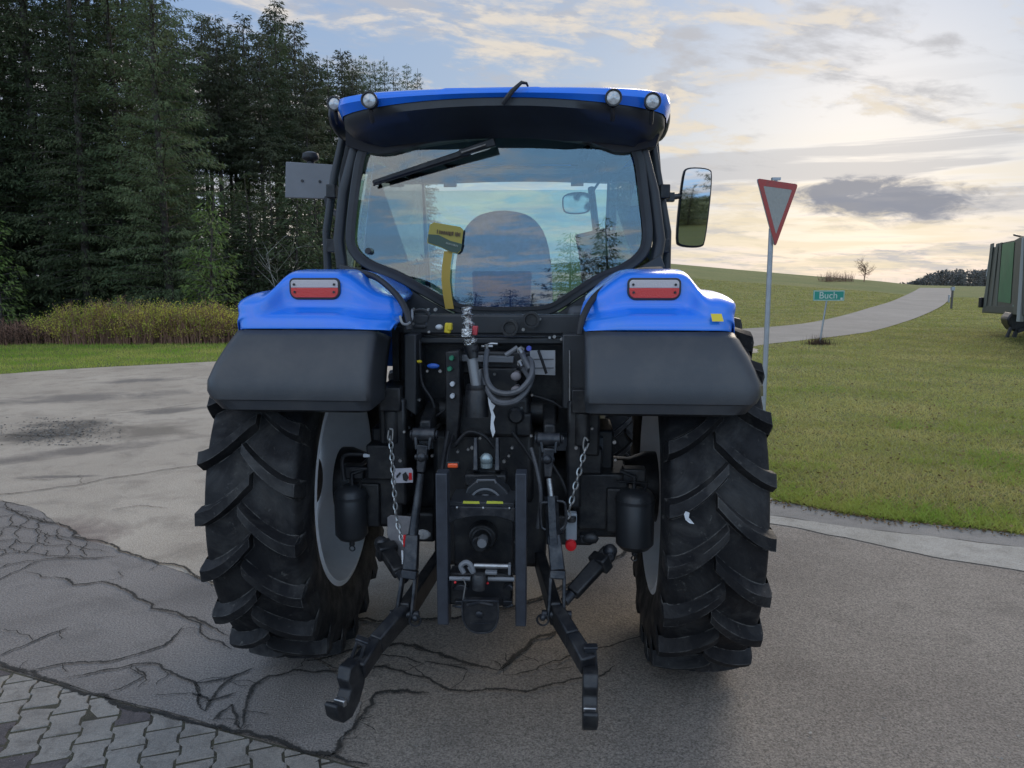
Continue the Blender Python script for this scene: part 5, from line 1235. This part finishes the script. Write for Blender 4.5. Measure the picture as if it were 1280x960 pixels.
# ------------------------------------------------------------------ lift arms, lift rods, lower links, stabilisers
for s in (-1, 1):
    X = (lambda l, r: l if s < 0 else r)
    o = MB(); a = Vector((s*.26, -.28, 1.24)); b = at(X(530, 687), X(540, 545), -.70)+Vector((0, .03, .01)); o.bar(a, b, .06, .09, .045, .06); la = P('lift_arm', o, M_BODY, bevel=.008)
    rt = MB(); c = at(X(530, 686), X(543, 549), -.71); rt.cyl(c+Vector((-.045, 0, 0)), c+Vector((.045, 0, 0)), .026); rt.cyl(c+Vector((-.055, 0, 0)), c+Vector((-.045, 0, 0)), .018); rt.cyl(c+Vector((.045, 0, 0)), c+Vector((.055, 0, 0)), .018)
    d = at(X(529, 686), X(562, 566), -.72)
    for q in (-1, 1): rt.bar(c+Vector((q*.032, 0, .01)), d+Vector((q*.024, 0, 0)), .012, .045, side=(1, 0, 0))
    P('lift_arm_fork', rt, M_DARK, la, bevel=.004)
    lr = MB(); e = at(X(526, 685), X(590, 596), -.73); lr.bar(d+Vector((0, 0, .02)), e, .045, .04, .028, .028); kn = MB(); kn.ball(at(X(527, 684), X(571, 574), -.735), .021, 14); kn.cyl(at(X(519, 677), X(571, 574), -.72), at(X(535, 693), X(571, 574), -.72), .012)
    rod_ = P('lift_rod', lr, M_DARK, bevel=.004); P('rod_knuckle', kn, M_STEEL if False else M_DARK, rod_)
    o = MB(); f0 = at(X(526, 686), X(592, 598), -.735); f1 = at(X(516, 694), X(672, 655), -.78)
    if s < 0:
        o.tube([f0, at(522, 625, -.75), f1], [.013, .016, .021], 14); P('rod_tube', o, M_DARK, rod_)
    else:
        o.tube([f0, at(689, 622, -.75)], [.011, .011], 12); P('rod_spindle', o, M_STEEL, rod_); o = MB(); o.tube([at(689, 620, -.75), at(692, 680, -.79)], [.027, .027], 6); P('rod_sleeve', o, M_DARK, rod_, smooth=20)
        o = MB(); o.tube(chaikin([at(x, y, -.77) for x, y in ((686, 628), (677, 628), (675, 632), (676, 655), (678, 661), (688, 663))], 1, False), .006, 8); o.tube(chaikin([at(x, y, -.77) for x, y in ((696, 626), (705, 627), (707, 632), (708, 652), (705, 659), (697, 664))], 1, False), .006, 8); P('rod_handle', o, M_DARK, rod_)
    # lower part of the rod with its long fork
    g0 = at(X(516, 692), X(668, 668), -.78); g1 = at(X(513, 697), X(712, 712), -.81); g2 = at(X(505, 695), X(768, 768), -.85)
    o = MB(); o.bar(g0, g1, .050, .040, .058, .05); o.bar(g1, g1.lerp(g2, .2), .062, .05)
    for q in (-1, 1): o.bar(g1.lerp(g2, .12)+Vector((q*.026, 0, 0)), g2+Vector((q*.030, 0, -.02)), .014, .048, side=(1, 0, 0))
    P('rod_fork', o, M_DARK, rod_, bevel=.005)
    o = MB(); o.cyl(g2+Vector((-.055, 0, .0)), g2+Vector((.06, 0, .0)), .016); 
    hk = Vector((s*.05, 0, 0)); P('fork_pin', o, M_STEEL if False else M_DARK, rod_, bevel=.002)
    # lower link
    pv = Vector((s*.20, -.22, .60)); j = g2.copy(); en_ = at(X(447, 736), X(838, 832), -1.10); mid_ = at(X(470, 716), X(806, 800), -.98)
    o = MB(); o.bar(pv, j, .045, .085, .045, .095, side=(1, 0, 0)); o.bar(j+Vector((0, .02, 0)), mid_, .048, .088, .050, .080, side=(1, 0, 0)); o.bar(mid_, en_, .050, .080, .060, .070, side=(1, 0, 0)); lk = P('lower_link', o, M_BODY, bevel=.007)
    # claw end with latch, cut as a profile in the fore-aft plane and given width
    tip = at(X(437, 737), X(893, 903), -1.20); cx_ = tip.x
    prof = [(-1.06, .10), (-1.10, .125), (-1.155, .12), (-1.175, .08), (-1.165, .045), (-1.185, .018), (-1.215, .012), (-1.24, .035), (-1.255, .030), (-1.25, -.015), (-1.22, -.048), (-1.17, -.052), (-1.12, -.02), (-1.08, .03)]
    z0 = tip.z+.03; up = at(X(440, 738), X(838, 832), -1.10)
    pr2 = []
    for yy, zz in prof:
        t = max(0, min(1, (zz+.05)/.17)); pr2.append(Vector((cx_-.026+(up.x-cx_)*t, yy, z0+zz)))
    rz_ = Matrix.Rotation(R(-20 if s < 0 else 0), 3, 'Z'); pv_ = Vector((up.x, -1.12, 0)); pr2 = [pv_+rz_ @ (p-pv_) for p in pr2]; wv_ = rz_ @ Vector((.052, 0, 0))
    o = MB(); o.prism(pr2, wv_); ck = P('claw_hook', o, M_BODY, lk, bevel=.006)
    o = MB(); o.box(pv_+rz_ @ (Vector((cx_, -1.205, z0+.018))-pv_), (.044, .02, .025), rz_); P('claw_throat', o, M_STEEL, ck, bevel=.004)
    o = MB(); lt = at(X(447, 739), X(816, 826), -1.09); w_ = Matrix.Rotation(R(X(20, -3)), 3, 'Y')
    o.ring([lt+w_ @ Vector((x, 0, z)) for x, z in ((-.02, .04), (.02, .04), (.024, -.05), (-.022, -.05))], [lt+w_ @ Vector((x, 0, z)) for x, z in ((-.009, .028), (.009, .028), (.011, -.038), (-.010, -.038))], (0, .028, 0)); o.box(lt+w_ @ Vector((0, .014, .045)), (.05, .035, .012), w_); P('claw_latch', o, M_DARK, ck, bevel=.003)
    # stabiliser from the axle to the link
    o = MB(); a = at(X(478, 762), X(680, 690), -.50); b = at(X(500, 715), X(716, 742), -.66); o.bar(a, b, .065, .055, .055, .05); o.box(a+(b-a)*.25, (.085, .07, .05), rot_to(b-a)); stb = P('stabiliser', o, M_BODY, bevel=.008)
    o = MB(); o.ball(a+Vector((0, -.02, .01)), .032, 12); o.cyl(a+Vector((0, -.06, .0)), a+Vector((0, .04, 0)), .016); o.cyl(b, b+(b-a).normalized()*.05, .020); o.cyl(b+Vector((-.04*s, 0, 0)), b+Vector((.02*s, 0, 0)), .014); P('stabiliser_end', o, M_DARK, stb, bevel=.003)
    # linch pin ring by the fork
    o = MB(); c = g2+Vector((.05 if s < 0 else -.05, -.03, -.01)); o.tube([c+Vector((.022*math.cos(R(t)), .0, .022*math.sin(R(t)))) for t in range(0, 361, 24)], .004, 6, cap=False); o.ball(c+Vector((0, 0, .01)), .014, 10); P('linch_pin', o, M_DARK, rod_)

def chain(p0, p1, sag, m, n_l=.030, name='chain', wire=.0035):
    o = MB(); L = (p1-p0).length; n = int(L/(n_l*.78)); pts = [p0.lerp(p1, i/n)+Vector((0, 0, -sag*4*(i/n)*(1-i/n))) for i in range(n+1)]
    for i in range(n):
        a, b = pts[i], pts[i+1]; d = (b-a).normalized(); c = (a+b)/2; sd = Vector((1, 0, 0)) if i % 2 else Vector((0, 1, 0)); sd = (sd-d*sd.dot(d)).normalized(); h = n_l*.5; w = n_l*.27; ring = []
        for t in range(12):
            an = 2*math.pi*t/12; ring.append(c+d*(math.cos(an)*h)+sd*(math.sin(an)*w))
        ring.append(ring[0]); o.tube(ring, wire, 5, cap=False)
    return P(name, o, m)
M_CHAIN = mat('chain_steel', (.40, .40, .39), .35, .8)
chain(at(488, 546, -.62), at(495, 645, -.68), -.004, M_CHAIN); chain(at(495, 645, -.68), at(505, 682, -.72), .006, M_CHAIN)
chain(at(732, 560, -.62), at(709, 648, -.70), -.004, M_CHAIN, .034)
o = MB(); o.tube(spline([at(x, y, -.62) for x, y in ((487, 536), (491, 538), (490, 550), (485, 548), (486, 538))], 4), .004, 6); P('chain_hook', o, M_CHAIN)
o = MB(); o.tube(spline([at(x, y, -.62) for x, y in ((735, 551), (731, 547), (729, 556), (731, 564), (736, 554))], 4), .004, 6); P('chain_hook', o, M_CHAIN)
o = MB(); o.box(at(506, 676, -.74), (.012, .012, .05)); P('red_clip', o, M_RED, bevel=.003)
o = MB(); o.tube([at(503, 688, -.76), at(504, 705, -.77)], .005, 6); P('white_cord', o, M_WHITE)

# ------------------------------------------------------------------ pick-up hitch frame
RY = -.90
for x0, x1, y1 in ((546.5, 561, 776), (644, 657.5, 778)):
    a, b = at((x0+x1)/2, 589, RY), at((x0+x1)/2+1.5, y1, RY); a.x = b.x = (a.x+b.x)/2; o = MB(); w_ = (x1-x0)/FPX*2.85; o.bar(a, b, w_, .075); P('hitch_rail', o, mat('rail_paint' if 'rail_paint' not in MATS else 'rail_paint_b', (.045, .050, .062), .45, .2, c2=(.030, .033, .042), vs=20), bevel=.004)
# shield with arch
yq = RY+.02
arch_o = [at(x, y, yq) for x, y in ((561, 633), (644, 635), (644, 654), (636, 650), (620, 646), (602, 645), (584, 647), (570, 650), (561, 655))]
P('pto_shield_arch', MB().prism(arch_o, (0, .10, 0)), M_DARK, bevel=.003)
P('pto_shield_top', MB().prism([at(x, y, yq+.02) for x, y in ((562, 627), (643, 629), (643, 635), (561, 633))], (0, .18, 0)), M_BLK, bevel=.003)
P('pto_shield', MB().prism([at(x, y, RY+.16) for x, y in ((578, 628), (584, 610), (595, 601), (618, 600), (632, 612), (641, 628))], (0, .10, 0)), M_BLK, bevel=.006)
o = MB(); c = at(607, 627, RY+.14)
for r in (.036, .062): o.tube([c+Vector((r*math.cos(R(t)), 0, r*math.sin(R(t))-.012)) for t in range(0, 181, 12)], .005, 6)
P('shield_arc', o, M_GREY)
o = MB(); o.tube([at(x, y, RY+.15) for x, y in ((596, 603), (597, 600), (618, 600), (620, 604))], .004, 6); P('shield_handle', o, M_GREY)
for x in (589, 618.5): P('yellow_decal', MB().prism([at(x-10, 626.5, yq), at(x+10, 627, yq), at(x+10.5, 629.8, yq), at(x-10.5, 629.5, yq)], (0, .004, 0)), M_YEL if False else mat('decal%d' % x, (.50, .52, .05), .5), smooth=0)
bt_ = MB()
for x, y in ((571, 634.5), (604, 635), (637, 635.5)): c = at(x, y, yq); bt_.ball(c, .0065, 10)
P('shield_bolt', bt_, M_STEEL)
o = MB(); c = at(604, 668, RY+.22); o.lathe([(0, .06), (.05, .055), (.05, .035), (.12, .034), (.12, .018)], c, (0, -1, 0), 24); o.box(c+Vector((0, .04, 0)), (.24, .06, .26)); ph = P('pto_housing', o, M_BODY, bevel=.006)
o = MB(); c = at(604, 674, RY+.10); o.lathe([(0, .020)]+[(.01+i*.001, .020) for i in range(3)]+[(.05, .018), (.05, .008)], c, (0, -1, 0), 12); P('pto_shaft', o, M_GREY, ph)
# lower slider with pins, jaw and hook plate
o = MB(); o.box(at(602, 732, RY+.05), (.24, .08, .13)); P('hitch_slider', o, M_BODY, bevel=.008)
o = MB(); o.cyl(at(562, 723, RY-.035), at(588, 723.5, RY-.035), .0085); o.cyl(at(610, 723.5, RY-.035), at(643, 724, RY-.035), .0085); hp = P('hitch_cross_pin', o, M_GREY)
o = MB(); o.cyl(at(593, 707, RY-.02), at(636, 708, RY-.02), .010); P('locking_bar', o, M_STEEL); o = MB(); o.tube(spline([at(x, y, RY-.03) for x, y in ((592, 716), (588, 706), (582, 703), (576, 708), (580, 716))], 5), [.010]*21, 8); o.tube([at(590, 715, RY-.03), at(586, 708, RY-.03)], .008, 6); P('locking_handle', o, M_GREY)
o = MB(); o.box(at(614, 715, RY-.03), (.045, .03, .012)); o.box(at(637, 711, RY-.03), (.010, .03, .04)); P('locking_tab', o, M_GREY, bevel=.003)
o = MB(); o.lathe([(0, .026), (.05, .026), (.058, .020)], at(599, 736, RY-.06), (0, 0, 1), 20); P('hitch_pin_dome', o, M_BODY)
for x0, x1 in ((566, 584), (629, 641)):
    o = MB(); o.prism(chaikin([at(x0, 735, RY-.02), at((x0+x1)/2, 731, RY-.05), at(x1, 734, RY-.05), at(x1, 739, RY-.05), at(x0, 738, RY-.02)], 1), (0, .03, 0)); o.box(at((x0+x1)/2, 752, RY), (.035, .03, .016)); o.tube([at(x0, 757, RY-.02), at((x0+x1)/2, 759, RY-.04), at(x1, 756, RY-.05)], .005, 6); P('hitch_guide', o, M_DARK, bevel=.003)
o = MB(); pp = chaikin([Vector(at(x, y, RY-.10)) for x, y in ((577, 752), (582, 750), (622, 751), (623, 752), (623, 776), (616, 789), (604, 791), (590, 790), (579, 778))], 2); o.prism(pp, (0, .03, 0)); hk = P('hitch_hook_plate', o, M_BODY, bevel=.006)
o = MB(); o.tube([p+Vector((0, -.004, 0)) for p in pp]+[pp[0]+Vector((0, -.004, 0))], .0035, 6, cap=False); c = at(599, 768, RY-.105); o.ball(c, .014, 12, (1, .5, 1)); o.bar(at(588, 779, RY-.103), at(613, 779, RY-.103), .004, .006, side=(0, 1, 0)); o.tube([at(584, 756, RY-.105), at(600, 753, RY-.125), at(616, 756, RY-.105)], .005, 6); P('hook_rim', o, M_DARK, hk)
o = MB()
for x, y, m_ in ((569, 728, 0), (609.5, 729, 0)): c = at(x, y, RY-.05); o.ball(c, .005, 8)
P('red_marker', o, M_RED)
o = MB(); o.tube([at(x, y, RY-.055) for x, y in ((579, 723), (582, 730), (580, 742), (579, 750))], .003, 6); P('safety_chain', o, M_CHAIN)

# ------------------------------------------------------------------ air reservoirs and sundries
for s, (x, y0, y1) in ((-1, (440, 606, 676)), (1, (793, 610, 688))):
    a, b = at(x, y0, -.42), at(x, y1, -.42); r = .082 if s > 0 else .072; L = (a-b).length; o = MB()
    o.lathe([(0, .02), (.012, r*.75), (.035, r), (L-.035, r), (L-.012, r*.8), (L, .03)], b, (0, 0, 1), 28); o.lathe([(0, r+.003), (.012, r+.003)], b+Vector((0, 0, L-.06)), (0, 0, 1), 28)
    tk = P('air_tank', o, M_BLK)
    o = MB(); o.cyl(b, b+Vector((0, 0, -.02)), .012); o.tube([b+Vector((.012*math.cos(R(t)), 0, -.035+.012*math.sin(R(t)))) for t in range(0, 361, 30)], .003, 5, cap=False); P('drain_ring', o, M_DARK, tk)
    o = MB(); o.box((a+b)/2+Vector((-s*.06, .06, .03)), (.12, .08, .20)); o.box(a+Vector((0, .05, .05)), (.10, .08, .06)); P('tank_bracket', o, M_BODY, tk, bevel=.008)
    o = MB(); o.tube([a+Vector((-s*.0, 0, .0)), a+Vector((0, 0, .05)), a+Vector((-s*.06, .02, .07))], .010, 8); o.tube([a+Vector((.04, -.02, -.01)), a+Vector((.05, -.03, .03)), a+Vector((-.08*s, 0, .03))], .006, 8); P('tank_fitting', o, M_BODY, tk)
hose([(430, 600), (428, 575), (436, 568), (465, 568), (480, 560)], -.42, .009); hose([(440, 588), (455, 586), (470, 588)], -.42, .007)
o = MB(); o.box(at(459, 569, -.44), (.032, .02, .015)); P('white_hose_label', o, M_WHITE, bevel=.002)
o = MB(); o.box(at(478, 575, -.40), (.12, .10, .16)); o.box(at(500, 560, -.44), (.05, .05, .10)); P('brake_valve', o, M_BODY, bevel=.01)
o = MB(); o.prism([at(x, y, -.60) for x, y in ((492, 586), (514, 585), (516, 588), (516, 603), (492, 604))], (0, .004, 0)); lb = P('info_label', o, mat('label_paper', (.45, .43, .46), .5), smooth=0)
o = MB(); o.prism([at(x, y, -.604) for x, y in ((503, 593), (507, 590), (511, 597), (508, 602), (504, 600))], (0, .002, 0)); o.prism([at(x, y, -.604) for x, y in ((495, 595), (500, 590), (501, 592), (496, 598))], (0, .002, 0)); P('label_symbol', o, M_BODY, lb, smooth=0)
o = MB(); o.prism([at(x, y, -.604) for x, y in ((511, 591), (514.5, 591), (515, 600), (511, 600))], (0, .002, 0)); P('label_red_mark', o, M_RED, lb, smooth=0)
o = MB(); o.prism([at(x, y, -.50) for x, y in ((484, 647), (488, 644), (514, 646), (518, 660), (510, 690), (500, 700), (487, 684), (484, 668))], (0, .01, 0)); P('grey_step_plate', o, mat('worn_plate', (.22, .21, .22), .6, .2, c2=(.28, .27, .27), vs=30), bevel=.003)
o = MB(); o.ball(at(528, 668, -.56), .028, 10, (1.3, .5, .8)); P('grease_rag', o, mat('rag', (.30, .30, .30), .9, bump=.8, bs=60), smooth=30)
# grey canister with red knob at the right
c = at(713, 671, -.66); o = MB(); o.bar(at(714, 640, -.64), at(714, 674, -.64), .046, .04); P('grey_bracket', o, mat('pale_grey_paint', (.24, .26, .28), .45), bevel=.006)
o = MB(); o.lathe([(0, .022), (.02, .023), (.028, .020), (.03, .0)], at(713.5, 680, -.655), (0, -1, 0), 22); P('red_knob', o, M_RED)
o = MB(); o.cyl(at(714, 645, -.66), at(714, 652, -.66), .020); o.box(at(735, 672, -.55), (.07, .05, .035)); o.ball(at(738, 673, -.57), .03, 12, (1.2, .6, .8)); o.tube([at(700, 668, -.68), at(706, 660, -.68)], .008, 6); P('coupling_valve', o, M_BODY, bevel=.004)
# dark cross parts filling the underside
o = MB(); o.box((0, -.30, .62), (.30, .30, .16)); o.box((-.36, -.10, .70), (.20, .4, .14)); o.box((.36, -.10, .70), (.20, .4, .14)); o.bar((-.5, .15, .62), (.5, .15, .62), .10, .10); P('drawbar_support', o, M_BODY, bevel=.012)
o = MB(); o.box(at(750, 600, -.30), (.20, .10, .10)); o.box(at(752, 640, -.28), (.26, .12, .20)); o.box(at(480, 625, -.28), (.22, .12, .22)); o.box(at(732, 545, -.36), (.10, .08, .10)); o.box(at(730, 575, -.36), (.16, .06, .12)); P('side_casting', o, M_BODY, bevel=.012)
# ------------------------------------------------------------------ give-way sign
M_POST = mat('galvanised_post', (.34, .36, .38), .45, .5, var=.15, vs=10)
p = (3.085, 9.32); sg = empty('give_way_sign', (p[0], p[1], 0)); tag(sg, 'red bordered white triangular give way sign on a tall grey post', 'road sign')
MB().cyl((0, 0, -.05), (0, 0, 2.42), .030, n=20).build('post', M_POST, sg)
def sign():
    yaw = math.atan2(-.37, .245)   # direction of the plate's right edge
    yaw = R(40)
    c = Vector((.035, -.06, 2.705)); ux = Vector((math.cos(yaw), math.sin(yaw), 0)); ny = Vector((ux.y, -ux.x, 0))
    def tri(sz, r, off):
        h = sz*.866; pts = [(-sz/2, h/3), (sz/2, h/3), (0, -2*h/3)]; o = []
        for i in range(3):
            a, b, d = Vector(pts[i-1]), Vector(pts[i]), Vector(pts[(i+1) % 3]); p1 = b+(a-b).normalized()*r; p2 = b+(d-b).normalized()*r
            for t in (0, .33, .66, 1): q = (1-t)**2*p1+2*t*(1-t)*b+t*t*p2; o.append(c+ux*q.x+Vector((0, 0, q.y))+ny*off)
        return o
    red = mat('sign_red', (.42, .055, .05), .5, c2=(.36, .07, .06), vs=12); wh = mat('sign_white', (.36, .36, .34), .45, c2=(.31, .31, .29), vs=30)
    plate = MB().prism(tri(.88, .05, .0), -ny*.012).build('sign_plate', M_POST, sg)
    MB().ring(tri(.875, .05, .004), tri(.62, .02, .004), -ny*.003).build('red_border', red, plate, smooth=0)
    MB().prism(tri(.63, .02, .0025), -ny*.002).build('white_field', wh, plate, smooth=0)
    k = MB(); k.box(c+Vector((0, 0, .285))-ny*.03, (.10, .05, .03)); k.bar(c-ny*.02+Vector((0, 0, -.35)), Vector((0, 0, 2.40)), .04, .04); k.bar(c-ny*.03+Vector((0, 0, .28)), c-ny*.03+Vector((0, 0, -.40)), .03, .03); k.build('clamp', M_POST, sg)
sign()
# ------------------------------------------------------------------ green place-name sign
q = gp(1024, 431); vs_ = empty('place_sign', (q.x, q.y, q.z)); tag(vs_, 'small green sign reading Buch on a thin post beside the road', 'sign')
D_ = math.hypot(q.x, q.y)
def Z(py, d): return CAM_H+d*math.tan(math.atan((480-py)/FPX)-PITCH)-q.z
zb, zt = Z(376, q.y), Z(363, q.y); cx = .18
MB().cyl((0, 0, -.05), (.14, 0, zb), .025, n=10).build('post', M_POST, vs_)
pn = MB().box((cx, -.03, (zb+zt)/2), (.86, .02, zt-zb)).build('panel', mat('sign_green', (.03, .26, .20), .5), vs_, bevel=.004)
wh2 = mat('sign_lettering', (.55, .62, .56), .5)
MB().ring([(cx+x*.42, -.043, (zb+zt)/2+z*(zt-zb)*.47) for x, z in ((-1, -1), (1, -1), (1, 1), (-1, 1))], [(cx+x*.405, -.043, (zb+zt)/2+z*(zt-zb)*.41) for x, z in ((-1, -1), (1, -1), (1, 1), (-1, 1))], (0, .002, 0)).build('sign_edge', wh2, pn, smooth=0)
text_mesh('lettering', 'Buch', .26, wh2, pn, Matrix.Translation((cx-.02, -.044, (zb+zt)/2)) @ Matrix.Rotation(R(90), 4, 'X'))
MB().box((cx+.35, -.044, zb+.06), (.06, .004, .06)).build('corner_mark', wh2, pn)
tf = np.random.default_rng(3); n = 500; bl = blades('weeds', q.x+tf.normal(size=n)*.16, q.y+tf.normal(size=n)*.12, np.full(n, q.z), .08, .28, .012, V_BRAM, 4, .3)
# ------------------------------------------------------------------ far marker post and barrier
q2 = gp(1189, 386); mp = empty('marker_post', q2); tag(mp, 'tiny dark marker post at the roadside just before the crest', 'post')
MB().cyl((0, 0, 0), (0, 0, 1.25), .06, n=8).build('shaft', mat('dark_wood', (.10, .09, .08), .8), mp); MB().box((0, 0, 1.12), (.16, .16, .2)).build('band', M_POST, mp)
q3 = gp(1205, 378); br = empty('rail_barrier', q3); tag(br, 'low pale rail barrier in the grass beside the far road', 'barrier')
MB().bar((-1.1, 0, .55), (1.6, 0, .55), .08, .14).build('rail', M_POST, br)
for x in (-1.0, 1.4): MB().bar((x, .05, 0), (x, .05, .5), .08, .08).build('leg', M_POST, br)
# ------------------------------------------------------------------ green trailer at the right edge
TD = 22.5
def ta(px, py, d): t = ray(px, py); t = t*(d/t.y); return Vector((t.x, t.y, CAM_H+t.z))
M_TG = mat('trailer_green', (.055, .20, .10), .5, c2=(.045, .16, .085), vs=2); M_TD = mat('trailer_dark', (.075, .085, .078), .55, c2=(.055, .065, .06), vs=4); M_TL = mat('trailer_pole', (.36, .38, .38), .5)
o3 = ta(1262, 420, 22); tr_ = empty('green_trailer', (o3.x, o3.y, 0)); tag(tr_, 'tall green and dark grey farm trailer cut off by the right edge of the photo', 'trailer')
def tp(px, py, d): return ta(px, py, d)-Vector((o3.x, o3.y, 0))
def tpoly(name, pxs, m, off, parent=None, **k):
    return MB().prism([tp(x, y, d) for x, y, d in pxs], off).build(name, m, parent or tr_, **k)
dd = lambda px: 26-(px-1227)*.1
def tq(name, pxs, m, fwd=0., th=(.05, .05, 0), **k): return tpoly(name, [(x, y, dd(x)-fwd) for x, y in pxs], m, th, body, smooth=0, **k)
body = tpoly('body', [(x, y, dd(x)) for x, y in ((1227, 391), (1231, 392), (1243, 308), (1249, 309), (1253, 303), (1268, 300), (1275, 296), (1330, 280), (1330, 398), (1262, 393))][:1]+[(x, y, dd(x)) for x, y in ((1239, 309), (1249, 308), (1253, 303), (1268, 300), (1275, 296), (1330, 280), (1330, 400), (1262, 393))], M_TD, (2.6, .9, 0), bevel=.02)
tq('green_panel', ((1247, 377), (1253, 305), (1268, 302), (1263, 379)), M_TG, .12)
tq('green_panel', ((1286, 382), (1292, 296), (1326, 288), (1324, 386)), M_TG, .12)
M_RIB = mat('trailer_rib', (.12, .135, .125), .6)
for x0, x1 in ((1229, 1232.5), (1236, 1239), (1243, 1246), (1265, 1268.5)):
    tq('body_rib', ((x0, 386), (x1, 386), (x1+9, 304), (x0+9, 305)) if x0 < 1240 else ((x0, 384), (x1, 384), (x1+6, 303), (x0+6, 304)), M_RIB, .14, (.05, .02, 0))
tq('lower_sill', ((1228, 390), (1229, 382), (1270, 384), (1270, 392)), M_TD, .12)
tpoly('pale_mast', [(1270, 402, 20.6), (1275, 402, 20.6), (1281, 297, 20.4), (1277, 297, 20.4)], M_TL, (.05, -.08, 0), bevel=.01)
lad = MB(); a0, a1, b0, b1 = tp(1233, 345, 26.2), tp(1238, 316, 26.2), tp(1236.5, 345, 26.0), tp(1241.5, 316, 26.0)
lad.tube([a0, a1], .02, 6)
for i in range(7): lad.tube([a0.lerp(a1, i/6), b0.lerp(b1, i/6)], .015, 5)
lad.tube([b0, b1], .02, 6); lad.build('ladder', M_TL, tr_)
MB().box(tp(1226.3, 378, 25.8), (.10, .15, .34)).build('rear_lamp_box', M_BODY, tr_, bevel=.02)
MB().box(tp(1236.5, 388, 25.2), (.12, .02, .05)).build('rear_reflector', M_TL, tr_)
MB().tube([tp(1268, 293.5, 22.3), tp(1272, 294.5, 22), tp(1284, 297, 21.5)], .035, 8).build('top_handle', M_BODY, tr_)
gb = MB(); gb.prism([tp(x, y, 22) for x, y in ((1259, 398), (1266, 390), (1290, 390), (1290, 412), (1278, 415), (1266, 414), (1260, 405))], (.3, .8, 0)); g_ = gb.build('drive_unit', M_BODY, tr_, bevel=.05)
lg = MB(); lg.bar(tp(1264, 409, 22), tp(1258.5, 421.5, 22), .07, .07); lg.bar(tp(1271, 411, 22), tp(1267.5, 421.5, 22), .09, .08); lg.bar(tp(1271, 414, 22), tp(1280, 411, 22), .10, .12); lg.build('support_leg', M_BODY, tr_)
dk = MB(); dk.prism([tp(x, y, 21.8) for x, y in ((1266, 382), (1272, 376), (1284, 375), (1284, 388), (1274, 388), (1268, 386))], (.05, .1, 0)); dk.build('pale_hood', mat('pale_green_hood', (.22, .33, .29), .5), tr_, bevel=.03)
ft_ = MB(); ft_.lathe([(0, .5), (.05, .55), (.30, .55), (.35, .5)], (2.6, .5, .55), (1, 0, 0), 28); ft_.build('wheel', M_RUB, tr_)
for o in col.objects:
    if o.type == 'MESH' and o.name.startswith('green_trailer'): pass
